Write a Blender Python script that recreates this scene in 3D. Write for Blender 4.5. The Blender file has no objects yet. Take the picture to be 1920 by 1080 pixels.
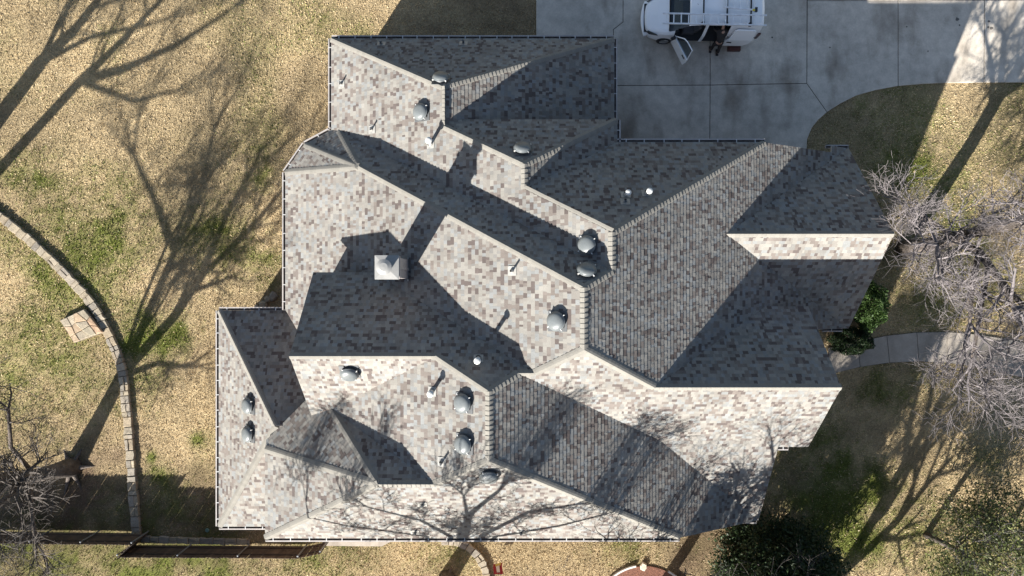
import bpy, math, random
import numpy as np
from mathutils import Vector, Matrix

random.seed(7)
rng = np.random.default_rng(11)
scene = bpy.context.scene
COL = scene.collection
pi = math.pi

# ------------------------------------------------------------------ camera, sky, sun, exposure
H, F, U0, V0 = 31.3, 1333.0, 960.0, 540.0          # drone height (m) and focal length in 1920-wide pixels
cam_d = bpy.data.cameras.new('camera'); cam = bpy.data.objects.new('camera', cam_d); COL.objects.link(cam)
cam.location = (0, 0, H); cam.rotation_euler = (0, 0, 0)
cam_d.sensor_width = 36.0; cam_d.lens = F / 1920 * 36.0
cam_d.clip_start = 0.5; cam_d.clip_end = 2000
scene.camera = cam
SUN_AZ, SUN_EL = math.radians(32.9), math.radians(25.8)
KS = 1 / math.tan(SUN_EL)
SUNV = Vector((-math.sin(SUN_AZ) * math.cos(SUN_EL), -math.cos(SUN_AZ) * math.cos(SUN_EL), math.sin(SUN_EL)))
w = bpy.data.worlds.new('World'); scene.world = w; w.use_nodes = True
nt = w.node_tree; bg = nt.nodes['Background']
sky = nt.nodes.new('ShaderNodeTexSky'); sky.sky_type = 'NISHITA'; sky.sun_disc = False
sky.sun_elevation = SUN_EL; sky.sun_rotation = math.radians(180 + 32.9)
sky.air_density = 1.0; sky.dust_density = 1.0; sky.ozone_density = 0.6
nt.links.new(sky.outputs[0], bg.inputs[0]); bg.inputs[1].default_value = 0.052
sl = bpy.data.lights.new('sun', 'SUN'); sl.energy = 5.0; sl.angle = math.radians(0.53); sl.color = (1.0, 0.955, 0.88)
so = bpy.data.objects.new('sun', sl); COL.objects.link(so)
so.rotation_euler = SUNV.to_track_quat('Z', 'Y').to_euler(); so.location = (-20, -30, 40)
vs = scene.view_settings; vs.view_transform = 'Standard'; vs.look = 'None'; vs.gamma = 1.0; vs.exposure = 1.7
vs.use_curve_mapping = False
scene.cycles.max_bounces = 6

# ------------------------------------------------------------------ helpers
def gp(u, v, z=0.0):
    """point seen at photograph pixel (u,v) at height z"""
    d = H - z
    return Vector(((u - U0) / F * d, (V0 - v) / F * d, z))

def link(o, parent=None):
    COL.objects.link(o)
    if parent is not None: o.parent = parent
    return o

def tag(o, label=None, cat=None, group=None, kind=None):
    if label: o['label'] = label
    if cat: o['category'] = cat
    if group: o['group'] = group
    if kind: o['kind'] = kind
    return o

def empty(name, loc=(0, 0, 0), rz=0.0):
    o = bpy.data.objects.new(name, None); o.empty_display_size = 0.3
    o.location = loc; o.rotation_euler = (0, 0, rz)
    COL.objects.link(o); return o

class MB:
    def __init__(s): s.v = []; s.f = []; s.m = []; s.c = []
    def add(s, vs, fs, m=0, c=None):
        b = len(s.v); s.v.extend([tuple(p) for p in vs])
        for f in fs:
            s.f.append(tuple(i + b for i in f)); s.m.append(m); s.c.append(c)
    def quad(s, a, b, c_, d, m=0, c=None): s.add([a, b, c_, d], [(0, 1, 2, 3)], m, c)
    def box(s, lo, hi, m=0, c=None, M=None):
        x0, y0, z0 = lo; x1, y1, z1 = hi
        vs_ = [Vector(p) for p in ((x0,y0,z0),(x1,y0,z0),(x1,y1,z0),(x0,y1,z0),(x0,y0,z1),(x1,y0,z1),(x1,y1,z1),(x0,y1,z1))]
        if M is not None: vs_ = [M @ p for p in vs_]
        s.add(vs_, [(0,3,2,1),(4,5,6,7),(0,1,5,4),(1,2,6,5),(2,3,7,6),(3,0,4,7)], m, c)
    def bbox(s, lo, hi, b=0.02, m=0, c=None, M=None):
        """box with chamfered top edges"""
        x0, y0, z0 = lo; x1, y1, z1 = hi
        vs_ = [Vector(p) for p in ((x0,y0,z0),(x1,y0,z0),(x1,y1,z0),(x0,y1,z0),(x0,y0,z1-b),(x1,y0,z1-b),(x1,y1,z1-b),(x0,y1,z1-b),
              (x0+b,y0+b,z1),(x1-b,y0+b,z1),(x1-b,y1-b,z1),(x0+b,y1-b,z1))]
        if M is not None: vs_ = [M @ p for p in vs_]
        s.add(vs_, [(0,3,2,1),(8,9,10,11),(0,1,5,4),(1,2,6,5),(2,3,7,6),(3,0,4,7),(4,5,9,8),(5,6,10,9),(6,7,11,10),(7,4,8,11)], m, c)
    def tube(s, pts, rad, n=8, m=0, c=None, caps=True):
        pts = [Vector(p) for p in pts]
        if not isinstance(rad, (list, tuple)): rad = [rad] * len(pts)
        rings = []; ref = None
        for i, p in enumerate(pts):
            d = (pts[min(i+1, len(pts)-1)] - pts[max(i-1, 0)])
            if d.length < 1e-9: d = Vector((0,0,1))
            d.normalize()
            if ref is None:
                ref = d.orthogonal().normalized()
            else:
                ref = (ref - d * ref.dot(d))
                if ref.length < 1e-6: ref = d.orthogonal()
                ref.normalize()
            bi = d.cross(ref)
            rings.append([p + (ref * math.cos(2*pi*k/n) + bi * math.sin(2*pi*k/n)) * rad[i] for k in range(n)])
        b = len(s.v)
        for r in rings: s.v.extend([tuple(p) for p in r])
        for i in range(len(rings)-1):
            for k in range(n):
                k2 = (k+1) % n
                s.f.append((b+i*n+k, b+i*n+k2, b+(i+1)*n+k2, b+(i+1)*n+k)); s.m.append(m); s.c.append(c)
        if caps:
            s.f.append(tuple(b+k for k in range(n))[::-1]); s.m.append(m); s.c.append(c)
            s.f.append(tuple(b+(len(rings)-1)*n+k for k in range(n))); s.m.append(m); s.c.append(c)
    def lathe(s, prof, n=24, m=0, c=None, M=None):
        """prof: list of (r,z)"""
        b = len(s.v)
        for r, z in prof:
            for k in range(n):
                p = Vector((r*math.cos(2*pi*k/n), r*math.sin(2*pi*k/n), z))
                s.v.append(tuple(M @ p if M is not None else p))
        for i in range(len(prof)-1):
            for k in range(n):
                k2 = (k+1) % n
                s.f.append((b+i*n+k, b+i*n+k2, b+(i+1)*n+k2, b+(i+1)*n+k)); s.m.append(m); s.c.append(c)
    def prism(s, poly, z0, z1, m=0, c=None):
        """poly: ccw list of (x,y)"""
        n = len(poly)
        a = sum(poly[i][0]*poly[(i+1)%n][1]-poly[(i+1)%n][0]*poly[i][1] for i in range(n))
        if a < 0: poly = poly[::-1]
        vs_ = [(x, y, z0) for x, y in poly] + [(x, y, z1) for x, y in poly]
        s.add(vs_, [tuple(range(n))[::-1], tuple(range(n, 2*n))] + [(i, (i+1) % n, n+(i+1) % n, n+i) for i in range(n)], m, c)
    def mesh(s, name, mats, smooth=False):
        me = bpy.data.meshes.new(name)
        me.from_pydata(s.v, [], s.f)
        if not isinstance(mats, (list, tuple)): mats = [mats]
        for mt in mats: me.materials.append(mt)
        if len(mats) > 1: me.polygons.foreach_set('material_index', s.m)
        if any(c is not None for c in s.c):
            at = me.color_attributes.new('tint', 'FLOAT_COLOR', 'CORNER')
            arr = []
            for p, c in zip(me.polygons, s.c):
                arr.extend((tuple(c) + (1.0,)) * p.loop_total)
            at.data.foreach_set('color', arr)
        if smooth: me.polygons.foreach_set('use_smooth', [True] * len(me.polygons))
        me.update(); return me
    def build(s, name, mats, parent=None, smooth=False):
        return link(bpy.data.objects.new(name, s.mesh(name, mats, smooth)), parent)

def np_mesh(name, verts, nside, mat, cols=None, parent=None):
    """verts (N,nside,3) separate polygons, cols (N,3)"""
    N = verts.shape[0]
    me = bpy.data.meshes.new(name)
    me.vertices.add(N*nside); me.vertices.foreach_set('co', verts.reshape(-1).astype(np.float32))
    me.loops.add(N*nside); me.loops.foreach_set('vertex_index', np.arange(N*nside, dtype=np.int32))
    me.polygons.add(N); me.polygons.foreach_set('loop_start', np.arange(0, N*nside, nside, dtype=np.int32))
    me.polygons.foreach_set('loop_total', np.full(N, nside, dtype=np.int32))
    me.update(calc_edges=True)
    if cols is not None:
        at = me.color_attributes.new('tint', 'FLOAT_COLOR', 'CORNER')
        c4 = np.ones((N, nside, 4), np.float32); c4[:, :, :3] = cols[:, None, :]
        at.data.foreach_set('color', c4.reshape(-1))
    me.materials.append(mat); me.validate()
    return link(bpy.data.objects.new(name, me), parent)

# ------------------------------------------------------------------ materials
def mat(name, col=(0.5, 0.5, 0.5), rough=0.8, metal=0.0, tint=False, noise=None, bump=None, spec=0.5, sub=None):
    """noise: list of (scale, amount, detail) multiplied into the colour; bump: (scale, strength, dist)"""
    m = bpy.data.materials.new(name); m.use_nodes = True
    t = m.node_tree; b = t.nodes['Principled BSDF']
    b.inputs['Roughness'].default_value = rough; b.inputs['Metallic'].default_value = metal
    b.inputs['Specular IOR Level'].default_value = spec
    if tint:
        a = t.nodes.new('ShaderNodeAttribute'); a.attribute_name = 'tint'; out = a.outputs['Color']
    else:
        r = t.nodes.new('ShaderNodeRGB'); r.outputs[0].default_value = (*col, 1); out = r.outputs[0]
    geo = None
    for sc, am, det in (noise or []):
        if geo is None: geo = t.nodes.new('ShaderNodeNewGeometry')
        n = t.nodes.new('ShaderNodeTexNoise'); n.inputs['Scale'].default_value = sc; n.inputs['Detail'].default_value = det
        t.links.new(geo.outputs['Position'], n.inputs['Vector'])
        mr = t.nodes.new('ShaderNodeMapRange'); mr.inputs[1].default_value = 0.3; mr.inputs[2].default_value = 0.7
        mr.inputs[3].default_value = 1 - am; mr.inputs[4].default_value = 1 + am
        t.links.new(n.outputs[0], mr.inputs[0])
        mx = t.nodes.new('ShaderNodeVectorMath'); mx.operation = 'SCALE'
        t.links.new(out, mx.inputs[0]); t.links.new(mr.outputs[0], mx.inputs['Scale']); out = mx.outputs[0]
    t.links.new(out, b.inputs['Base Color'])
    if bump:
        if geo is None: geo = t.nodes.new('ShaderNodeNewGeometry')
        n = t.nodes.new('ShaderNodeTexNoise'); n.inputs['Scale'].default_value = bump[0]; n.inputs['Detail'].default_value = 4
        t.links.new(geo.outputs['Position'], n.inputs['Vector'])
        bp = t.nodes.new('ShaderNodeBump'); bp.inputs['Strength'].default_value = bump[1]; bp.inputs['Distance'].default_value = bump[2]
        t.links.new(n.outputs[0], bp.inputs['Height']); t.links.new(bp.outputs[0], b.inputs['Normal'])
    return m

M_SH = mat('shingle', tint=True, rough=0.95, noise=[(0.35, 0.10, 4), (1.7, 0.08, 4), (60, 0.14, 2)], bump=(120, 0.4, 0.004), spec=0.25)
M_CAP = mat('ridge_shingle', tint=True, rough=0.95, noise=[(50, 0.12, 2)], spec=0.25)
M_TRIM = mat('trim_paint', (0.40, 0.375, 0.345), 0.6, noise=[(3, 0.08, 3)])
M_GUT = mat('gutter_paint', (0.34, 0.315, 0.30), 0.45, noise=[(2.5, 0.12, 3)])
M_DEB = mat('gutter_dirt', (0.14, 0.125, 0.115), 0.95, noise=[(7, 0.4, 3)])
M_HANG = mat('hanger_metal', (0.55, 0.55, 0.54), 0.4, 0.2)
M_FELT = mat('roof_deck', (0.10, 0.09, 0.085), 0.95, noise=[(8, .2, 2)])
M_VENT = mat('vent_metal', (0.115, 0.127, 0.132), 0.38, 0.0, noise=[(3, 0.12, 3), (25, .05, 2)])
M_VENTD = mat('vent_base', (0.10, 0.105, 0.11), 0.55, 0.2, noise=[(6, 0.15, 3)])
M_PIPEW = mat('pipe_white', (0.52, 0.52, 0.50), 0.5, noise=[(9, 0.1, 2)])
M_PIPED = mat('pipe_dark', (0.06, 0.065, 0.07), 0.6)
M_FLASH = mat('lead_flashing', (0.27, 0.265, 0.25), 0.55, 0.1, noise=[(8, 0.15, 2)])
M_CHIM = mat('chimney_siding', (0.34, 0.31, 0.30), 0.7, noise=[(5, 0.08, 2)])
M_CHCAP = mat('chimney_cap_metal', (0.27, 0.268, 0.26), 0.45, 0.1, noise=[(4, 0.1, 3)])
M_STONE = mat('stone', tint=True, rough=0.9, noise=[(5, 0.16, 4), (28, 0.2, 3)], bump=(18, 0.6, 0.02), spec=0.3)
M_MORT = mat('mortar', (0.17, 0.14, 0.105), 0.95, noise=[(10, 0.25, 4)])
M_WOOD = mat('fence_wood', tint=True, rough=0.85, noise=[(3, 0.2, 3), (30, 0.15, 2)])
M_GALV = mat('galvanised_steel', (0.32, 0.33, 0.34), 0.4, 0.6)
M_BARK = mat('bark', (0.095, 0.08, 0.07), 0.95, noise=[(5, 0.35, 4), (25, 0.3, 3)], bump=(22, 0.9, 0.03), spec=0.2)
M_TWIG = mat('twig', (0.15, 0.135, 0.138), 0.9, noise=[(3, 0.2, 2)], spec=0.2)
M_TWIGD = mat('twig_dark', (0.075, 0.066, 0.06), 0.9, noise=[(3, 0.25, 2)], spec=0.2)
M_BLACK = mat('black_plastic', (0.018, 0.019, 0.021), 0.55)
M_RUB = mat('tyre_rubber', (0.022, 0.022, 0.023), 0.85)
M_VAN = mat('van_paint', (0.90, 0.91, 0.92), 0.25, noise=[(1.2, 0.03, 3)])
M_ALU = mat('ladder_aluminium', (0.78, 0.79, 0.81), 0.45, 0.2, noise=[(6, 0.1, 2)])
M_INT = mat('van_interior', (0.035, 0.036, 0.04), 0.8)
M_SEAT = mat('seat_fabric', (0.07, 0.07, 0.078), 0.9)

def leaf_mat(name):
    m = mat(name, tint=True, rough=0.55, spec=0.35)
    t = m.node_tree; b = t.nodes['Principled BSDF']
    tr = t.nodes.new('ShaderNodeBsdfTranslucent'); mx = t.nodes.new('ShaderNodeMixShader'); mx.inputs[0].default_value = 0.25
    out = t.nodes['Material Output']
    t.links.new(b.inputs['Base Color'].links[0].from_socket, tr.inputs[0])
    t.links.new(b.outputs[0], mx.inputs[1]); t.links.new(tr.outputs[0], mx.inputs[2]); t.links.new(mx.outputs[0], out.inputs[0])
    return m
M_LEAF = leaf_mat('leaf')
M_GRASS = leaf_mat('grass_blade')

def glass_mat():
    m = mat('van_glass', (0.012, 0.02, 0.028), 0.06, spec=0.9)
    t = m.node_tree; b = t.nodes['Principled BSDF']
    tr = t.nodes.new('ShaderNodeBsdfTransparent'); tr.inputs[0].default_value = (.75, .85, .9, 1)
    mx = t.nodes.new('ShaderNodeMixShader'); mx.inputs[0].default_value = 0.45
    t.links.new(b.outputs[0], mx.inputs[1]); t.links.new(tr.outputs[0], mx.inputs[2])
    t.links.new(mx.outputs[0], t.nodes['Material Output'].inputs[0]); return m
M_GLASS = glass_mat()

def brick_mat():
    m = mat('wall_brick', (0.3, 0.2, 0.15), 0.9)
    t = m.node_tree; b = t.nodes['Principled BSDF']
    g = t.nodes.new('ShaderNodeNewGeometry'); sp = t.nodes.new('ShaderNodeSeparateXYZ'); ad = t.nodes.new('ShaderNodeMath'); cb = t.nodes.new('ShaderNodeCombineXYZ')
    t.links.new(g.outputs['Position'], sp.inputs[0]); t.links.new(sp.outputs[0], ad.inputs[0]); t.links.new(sp.outputs[1], ad.inputs[1])
    t.links.new(ad.outputs[0], cb.inputs[0]); t.links.new(sp.outputs[2], cb.inputs[1])
    br = t.nodes.new('ShaderNodeTexBrick'); br.inputs['Scale'].default_value = 1.0
    br.inputs['Brick Width'].default_value = 0.2; br.inputs['Row Height'].default_value = 0.075; br.inputs['Mortar Size'].default_value = 0.008
    br.inputs['Color1'].default_value = (.30, .19, .13, 1); br.inputs['Color2'].default_value = (.22, .14, .10, 1); br.inputs['Mortar'].default_value = (.4, .37, .33, 1)
    t.links.new(cb.outputs[0], br.inputs['Vector']); t.links.new(br.outputs[0], b.inputs['Base Color']); return m
M_BRICK = brick_mat()

def concrete_mat(name, base, stain=0.25):
    m = mat(name, base, 0.88, noise=[(0.5, stain * .6, 5), (2.6, stain * .5, 6), (14, 0.07, 4), (90, 0.09, 2)], bump=(70, 0.25, 0.004), spec=0.3)
    t = m.node_tree; b = t.nodes['Principled BSDF']
    # dark tyre and run-off stains
    g = t.nodes.new('ShaderNodeNewGeometry'); n = t.nodes.new('ShaderNodeTexNoise'); n.inputs['Scale'].default_value = 0.9; n.inputs['Detail'].default_value = 7
    mp = t.nodes.new('ShaderNodeMapping'); mp.inputs['Scale'].default_value = (1.0, 0.45, 1); mp.inputs['Location'].default_value = (3.1, 7.7, 0)
    t.links.new(g.outputs['Position'], mp.inputs[0]); t.links.new(mp.outputs[0], n.inputs['Vector'])
    r = t.nodes.new('ShaderNodeValToRGB'); r.color_ramp.elements[0].position = 0.50; r.color_ramp.elements[0].color = (1, 1, 1, 1)
    r.color_ramp.elements[1].position = 0.74; r.color_ramp.elements[1].color = (.48, .45, .42, 1)
    t.links.new(n.outputs[0], r.inputs[0])
    mx = t.nodes.new('ShaderNodeMix'); mx.data_type = 'RGBA'; mx.blend_type = 'MULTIPLY'; mx.inputs[0].default_value = 1.0
    old = b.inputs['Base Color'].links[0].from_socket
    t.links.new(old, mx.inputs[6]); t.links.new(r.outputs[0], mx.inputs[7]); t.links.new(mx.outputs[2], b.inputs['Base Color'])
    return m
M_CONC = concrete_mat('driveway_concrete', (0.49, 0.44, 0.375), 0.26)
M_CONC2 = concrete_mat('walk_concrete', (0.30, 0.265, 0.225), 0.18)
M_JOINT = mat('joint_filler', (0.045, 0.04, 0.035), 0.95)

# ------------------------------------------------------------------ the roof: planes z = c + gx*x + gy*y
PL = {}
def plane(n, d, s, c):
    nx, ny = {'L': (-1, 0), 'R': (1, 0), 'T': (0, 1), 'B': (0, -1)}[d]
    PL[n] = (-s*nx, -s*ny, c)
for r in (('L1','L',.566,6.892),('TA','T',.995,12.740),('RA','R',.401,4.436),('T2','T',.986,11.283),('RB','R',.568,7.376),
          ('T3','T',.980,10.428),('RF','R',.575,10.527),('T4','T',.999,9.242),('L2','L',.569,7.962),('BF','B',1.038,11.225),
          ('TF','T',1.014,4.489),('TG','T',.916,7.914),('BG','B',.960,4.331),('RG','R',.560,8.494),('L3','L',.571,9.306),
          ('TM','T',.999,5.638),('BM','B',1.075,10.292),('L4','L',.814,12.071),('T5','T',.605,1.814),('B5','B',.558,7.779),
          ('L5','L',.601,10.506),('B6','B',1.021,14.458),('T6','T',1.081,.851),('BL','B',.668,9.180)):
    plane(*r)
EA, E3, E6, EP, ER, EF, EM = 2.80, 5.19, 5.03, 2.37, 2.78, 5.18, 5.07
def zr(n, x, y): gx, gy, c = PL[n]; return c + gx*x + gy*y
def P3(n, x, y): return Vector((x, y, zr(n, x, y)))
def I3(a, b, c_):
    A = np.array([[PL[k][0], PL[k][1], -1] for k in (a, b, c_)]); r = np.array([-PL[k][2] for k in (a, b, c_)])
    return Vector(np.linalg.solve(A, r))
def IZ(a, b, z):
    A = np.array([PL[a][:2], PL[b][:2]]); r = np.array([z-PL[a][2], z-PL[b][2]])
    x, y = np.linalg.solve(A, r); return Vector((x, y, z))
def IX(a, b, x):                      # on planes a,b at this x
    y = (PL[a][2]-PL[b][2] + (PL[a][0]-PL[b][0])*x) / (PL[b][1]-PL[a][1]); return P3(a, x, y)
def EX(n, z): return (z-PL[n][2]) / PL[n][0]      # x of a left/right facet at height z
def EY(n, z): return (z-PL[n][2]) / PL[n][1]
def from3(n, a, b, c_):
    nn = (b-a).cross(c_-a); PL[n] = (-nn.x/nn.z, -nn.y/nn.z, a.z + (nn.x*a.x+nn.y*a.y)/nn.z)
def onp(n, u, v):
    gx, gy, c = PL[n]; rx, ry = (u-U0)/F, (V0-v)/F
    d = (H-c)/(1+gx*rx+gy*ry); return Vector((rx*d, ry*d, H-d))

A0 = IZ('L1','TA',EA); C1 = IZ('TA','RA',EA)
R1 = I3('L1','TA','RA'); R2 = I3('L1','RA','T2'); R3 = I3('L1','T2','RB'); R4 = I3('L1','RB','T3'); R5 = I3('L1','T3','RF'); R6 = I3('L1','RF','T4')
R7 = I3('RF','T4','L2'); R8 = I3('RF','L2','BF'); R9 = I3('RF','TF','BF'); R10 = I3('RF','TG','BG')
J1 = I3('TM','RG','BF'); J2 = I3('TM','L2','BF'); R12 = I3('TM','RG','L3'); R11 = I3('L3','RG','B6'); R13 = I3('TM','BM','L3'); R14 = I3('L3','B6','T6')
B_ = I3('L5','B6','T6')
V1 = IZ('RA','T2',E3); Te = IZ('T2','RB',E3); C3 = IZ('RB','T3',E3); C4 = IZ('T3','RF',E3)
# bay at the left
P1 = Vector((EX('L1',EA), gp(621,244,EA).y, EA)); P2 = gp(572,271,EA); P3_ = Vector((EX('L2',EA), gp(538,323,EA).y, EA))
Bp = onp('L2', 673, 312); t_ = IX('L2','T4',Bp.x); Bp = t_
from3('D1', P1, P2, Bp); from3('D2', P2, P3_, Bp)
G = I3('L1','D1','T4')
# right-hand gables
XG, XF, XB, XM = 13.5, 10.88, 9.73, -7.33
YG0, YG1 = EY('TG',ER), EY('BG',ER)
K1 = P3('TG', 13.47, YG0); PkG = IX('TG','BG',XG)
Vf = IZ('RF','TF',EF); PkF = IX('TF','BF',XF)
VB = I3('BF','BL','RG'); YBB = VB.y; YBE = EY('BF',EF)
C6 = IZ('RG','B6',E6); KB = I3('RG','BL','B6') if False else P3('BL', (PL['RG'][2]-zr('BL',0,C6.y))/-PL['RG'][0], C6.y)
PkM = IX('TM','BM',XM); V3 = IZ('L2','TM',EM)
# low wing at the lower left and the diagonal facet behind it
Ap = I3('L4','T5','B5'); L4a = IZ('L4','T5',EP); L4b = IZ('L4','B5',EP)
Cp = I3('L3','T6','BM')
a_ = (B_.z-Cp.z)/((B_.x-Cp.x)-(B_.y-Cp.y)); PL['DM'] = (a_, -a_, Cp.z-a_*(Cp.x-Cp.y))
XL5 = EX('L5',E6); L5a = IZ('L5','B6',E6)
def IXY(a, b, **k):
    return None
# line DM/L5 meets L5 eave height
def IPZ(a, b, z):
    A = np.array([PL[a][:2], PL[b][:2]]); r = np.array([z-PL[a][2], z-PL[b][2]]); x, y = np.linalg.solve(A, r); return Vector((x, y, z))
L5b = IPZ('L5','DM',E6)
ED = 4.86
def dm_eave(x): return Vector((x, (PL['DM'][2]+PL['DM'][0]*x-ED)/PL['DM'][0], ED))
BMd = I3('BM','L3','DM'); BMx = IX('BM','DM',XM)
L2T5 = IPZ('L2','T5',EA+.06)
WI = 0.35                                # eaves overhang
xw = XM + WI
FAC = {
 'L1': [A0, P1, G, R6, R5, R4, R3, R2, R1],
 'TA': [A0, R1, C1],
 'RA': [C1, R1, R2, V1, P3('RA', V1.x, V1.y-WI), P3('RA', C1.x, V1.y-WI)],
 'T2': [V1, R2, R3, Te],
 'RB': [Te, R3, R4, C3],
 'T3': [C3, R4, R5, C4],
 'RF': [C4, R5, R6, R7, R8, R9, Vf, P3('RF', Vf.x, Vf.y-WI), P3('RF', XF-WI, Vf.y-WI), P3('RF', XF-WI, YG1), P3('RF', 13.47, YG1), R10, K1, P3('RF', 12.6, YG0), P3('RF', 12.6, C4.y)],
 'T4': [G, Bp, R7, R6],
 'D1': [P1, P2, Bp, G],
 'D2': [P2, P3_, Bp],
 'L2': [P3_, P3('L2', P3_.x, -.88), P3('L2', -8.45, -1.75), P3('L2', xw, -1.75), P3('L2', xw, V3.y-WI), P3('L2', V3.x, V3.y-WI), V3, J2, R8, R7, Bp],
 'BF': [R8, J2, J1, VB, P3('BF', XB, YBB), P3('BF', XB, YBE), P3('BF', XF, YBE), PkF, R9],
 'TF': [R9, PkF, P3('TF', XF, Vf.y), Vf],
 'TG': [R10, PkG, P3('TG', XG, YG0), K1],
 'BG': [R10, P3('BG', 13.47, YG1), P3('BG', XG, YG1), PkG],
 'RG': [J1, R12, R11, C6, KB, VB],
 'BL': [VB, KB, P3('BL', max(XB, KB.x+.02), C6.y), P3('BL', XB, YBB)],
 'L3': [R13, BMd, Cp, R14, R11, R12],
 'TM': [PkM, R13, R12, J1, J2, V3, P3('TM', XM, V3.y)],
 'BM': [PkM, BMx, BMd, R13],
 'L4': [L4a, L4b, Ap],
 'T5': [L4a, Ap, P3('T5', xw, Ap.y), P3('T5', xw, -1.4), P3('T5', -8.6, -1.4), P3('T5', -8.6, L4a.y)],
 'B5': [L4b, P3('B5', XL5+WI, L4b.y), P3('B5', XL5+WI, min(Ap.y, L5b.y+.35)), Ap],
 'L5': [L5a, B_, L5b],
 'B6': [L5a, C6, R11, R14, B_],
 'T6': [B_, R14, Cp],
 'DM': [dm_eave(L5b.x-.02), L5b, B_, Cp, BMd, P3('DM', xw, IX('BM','DM',xw).y), dm_eave(xw)],
}
def pxof(p): return (round(U0 + p.x*F/(H-p.z)), round(V0 - p.y*F/(H-p.z)), round(p.z, 2))

# ------------------------------------------------------------------ the house
house = tag(empty('house', (0, 0, 0)), 'large brick house under a many-hipped grey-brown shingle roof with white gutters', 'house')
# roof deck: one closed slab under every facet
deck = MB()
def slab(mb, pts, th=0.10):
    n = len(pts)
    a = sum(pts[i].x*pts[(i+1) % n].y - pts[(i+1) % n].x*pts[i].y for i in range(n))
    if a < 0: pts = pts[::-1]
    lo = [p - Vector((0, 0, th)) for p in pts]
    mb.add(pts, [tuple(range(n))], 0)
    mb.add(lo, [tuple(range(n))[::-1]], 1)
    mb.add(pts + lo, [(i, n+i, n+(i+1) % n, (i+1) % n) for i in range(n)], 1)
for k, poly in FAC.items(): slab(deck, [p.copy() for p in poly])
roof = deck.build('roof', [M_FELT, M_TRIM], house)

# shingles
PAL = np.array([(.190, .185, .173), (.166, .158, .148), (.130, .115, .107), (.084, .071, .068), (.168, .175, .178), (.148, .146, .142)])
PALW = np.array([.22, .20, .18, .12, .15, .13]); PALW = PALW/PALW.sum(); PAL = PAL*np.array((1.14, 1.12, 1.09))
def clip_rect(poly, a0, a1, b0, b1):
    for ax, val, keep in ((0, a0, 1), (0, a1, -1), (1, b0, 1), (1, b1, -1)):
        out = []; n = len(poly)
        for i in range(n):
            p, q = poly[i], poly[(i+1) % n]
            dp, dq = (p[ax]-val)*keep, (q[ax]-val)*keep
            if dp >= 0: out.append(p)
            if (dp > 0 and dq < 0) or (dp < 0 and dq > 0):
                t = dp/(dp-dq); out.append((p[0]+(q[0]-p[0])*t, p[1]+(q[1]-p[1])*t))
        poly = out
        if len(poly) < 3: return None
    return poly
SH = []      # (projected size, verts, faces, colour)
EXPO = 0.143
for k, poly in FAC.items():
    gx, gy, c = PL[k]; nrm = Vector((-gx, -gy, 1)).normalized()
    er = Vector((-gy, gx, 0)).normalized(); eu = nrm.cross(er)
    if eu.z < 0: er = -er; eu = nrm.cross(er)
    o = min(poly, key=lambda p: p.z)
    P2d = [((p-o).dot(er), (p-o).dot(eu)) for p in poly]
    amin, amax = min(p[0] for p in P2d), max(p[0] for p in P2d); bmax = max(p[1] for p in P2d)
    nrow = int(bmax/EXPO)+1
    prev = None
    for r in range(nrow):
        b0 = r*EXPO; b1 = b0+EXPO+0.001
        a = amin - random.random()*.3
        thick = random.random() < .5
        while a < amax:
            wd = random.choice((.07, .09, .11, .12, .14, .15, .17, .21)) * random.uniform(.9, 1.1)
            pc = clip_rect(P2d, max(a, amin-.01), a+wd, b0, b1)
            a0 = a; a += wd; thick = not thick
            if pc is None: continue
            area = abs(sum(pc[i][0]*pc[(i+1) % len(pc)][1]-pc[(i+1) % len(pc)][0]*pc[i][1] for i in range(len(pc))))/2
            if area < .0012: continue
            t = (.0140 if thick else .0095) + random.uniform(-.0015, .002)
            col = PAL[rng.choice(6, p=PALW)] * random.uniform(.93, 1.07)
            if not thick: col = col * .95
            top = [o + er*x + eu*y + nrm*(.005 + t*max(0.0, 1-(y-b0)/EXPO)) for x, y in pc]
            bot = [o + er*x + eu*y + nrm*.001 for x, y in pc]
            n = len(pc)
            s2 = sum(pc[i][0]*pc[(i+1) % n][1]-pc[(i+1) % n][0]*pc[i][1] for i in range(n))
            if s2 < 0: top.reverse(); bot.reverse()
            fs = [tuple(range(n))] + [((i+1) % n, i, n+i, n+(i+1) % n) for i in range(n)]
            d = H-top[0].z
            SH.append((area*abs(nrm.dot(Vector((top[0].x, top[0].y, -d)).normalized()))/(d*d), top+bot, fs, tuple(col)))
SH.sort(key=lambda s: -s[0])
for s in SH[:300]:
    m = MB(); m.add(s[1], s[2], 0, s[3]); m.build('shingle', M_SH, roof)
m = MB()
for s in SH[300:]: m.add(s[1], s[2], 0, s[3])
tag(m.build('shingles', M_SH, roof), kind='stuff')

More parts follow.
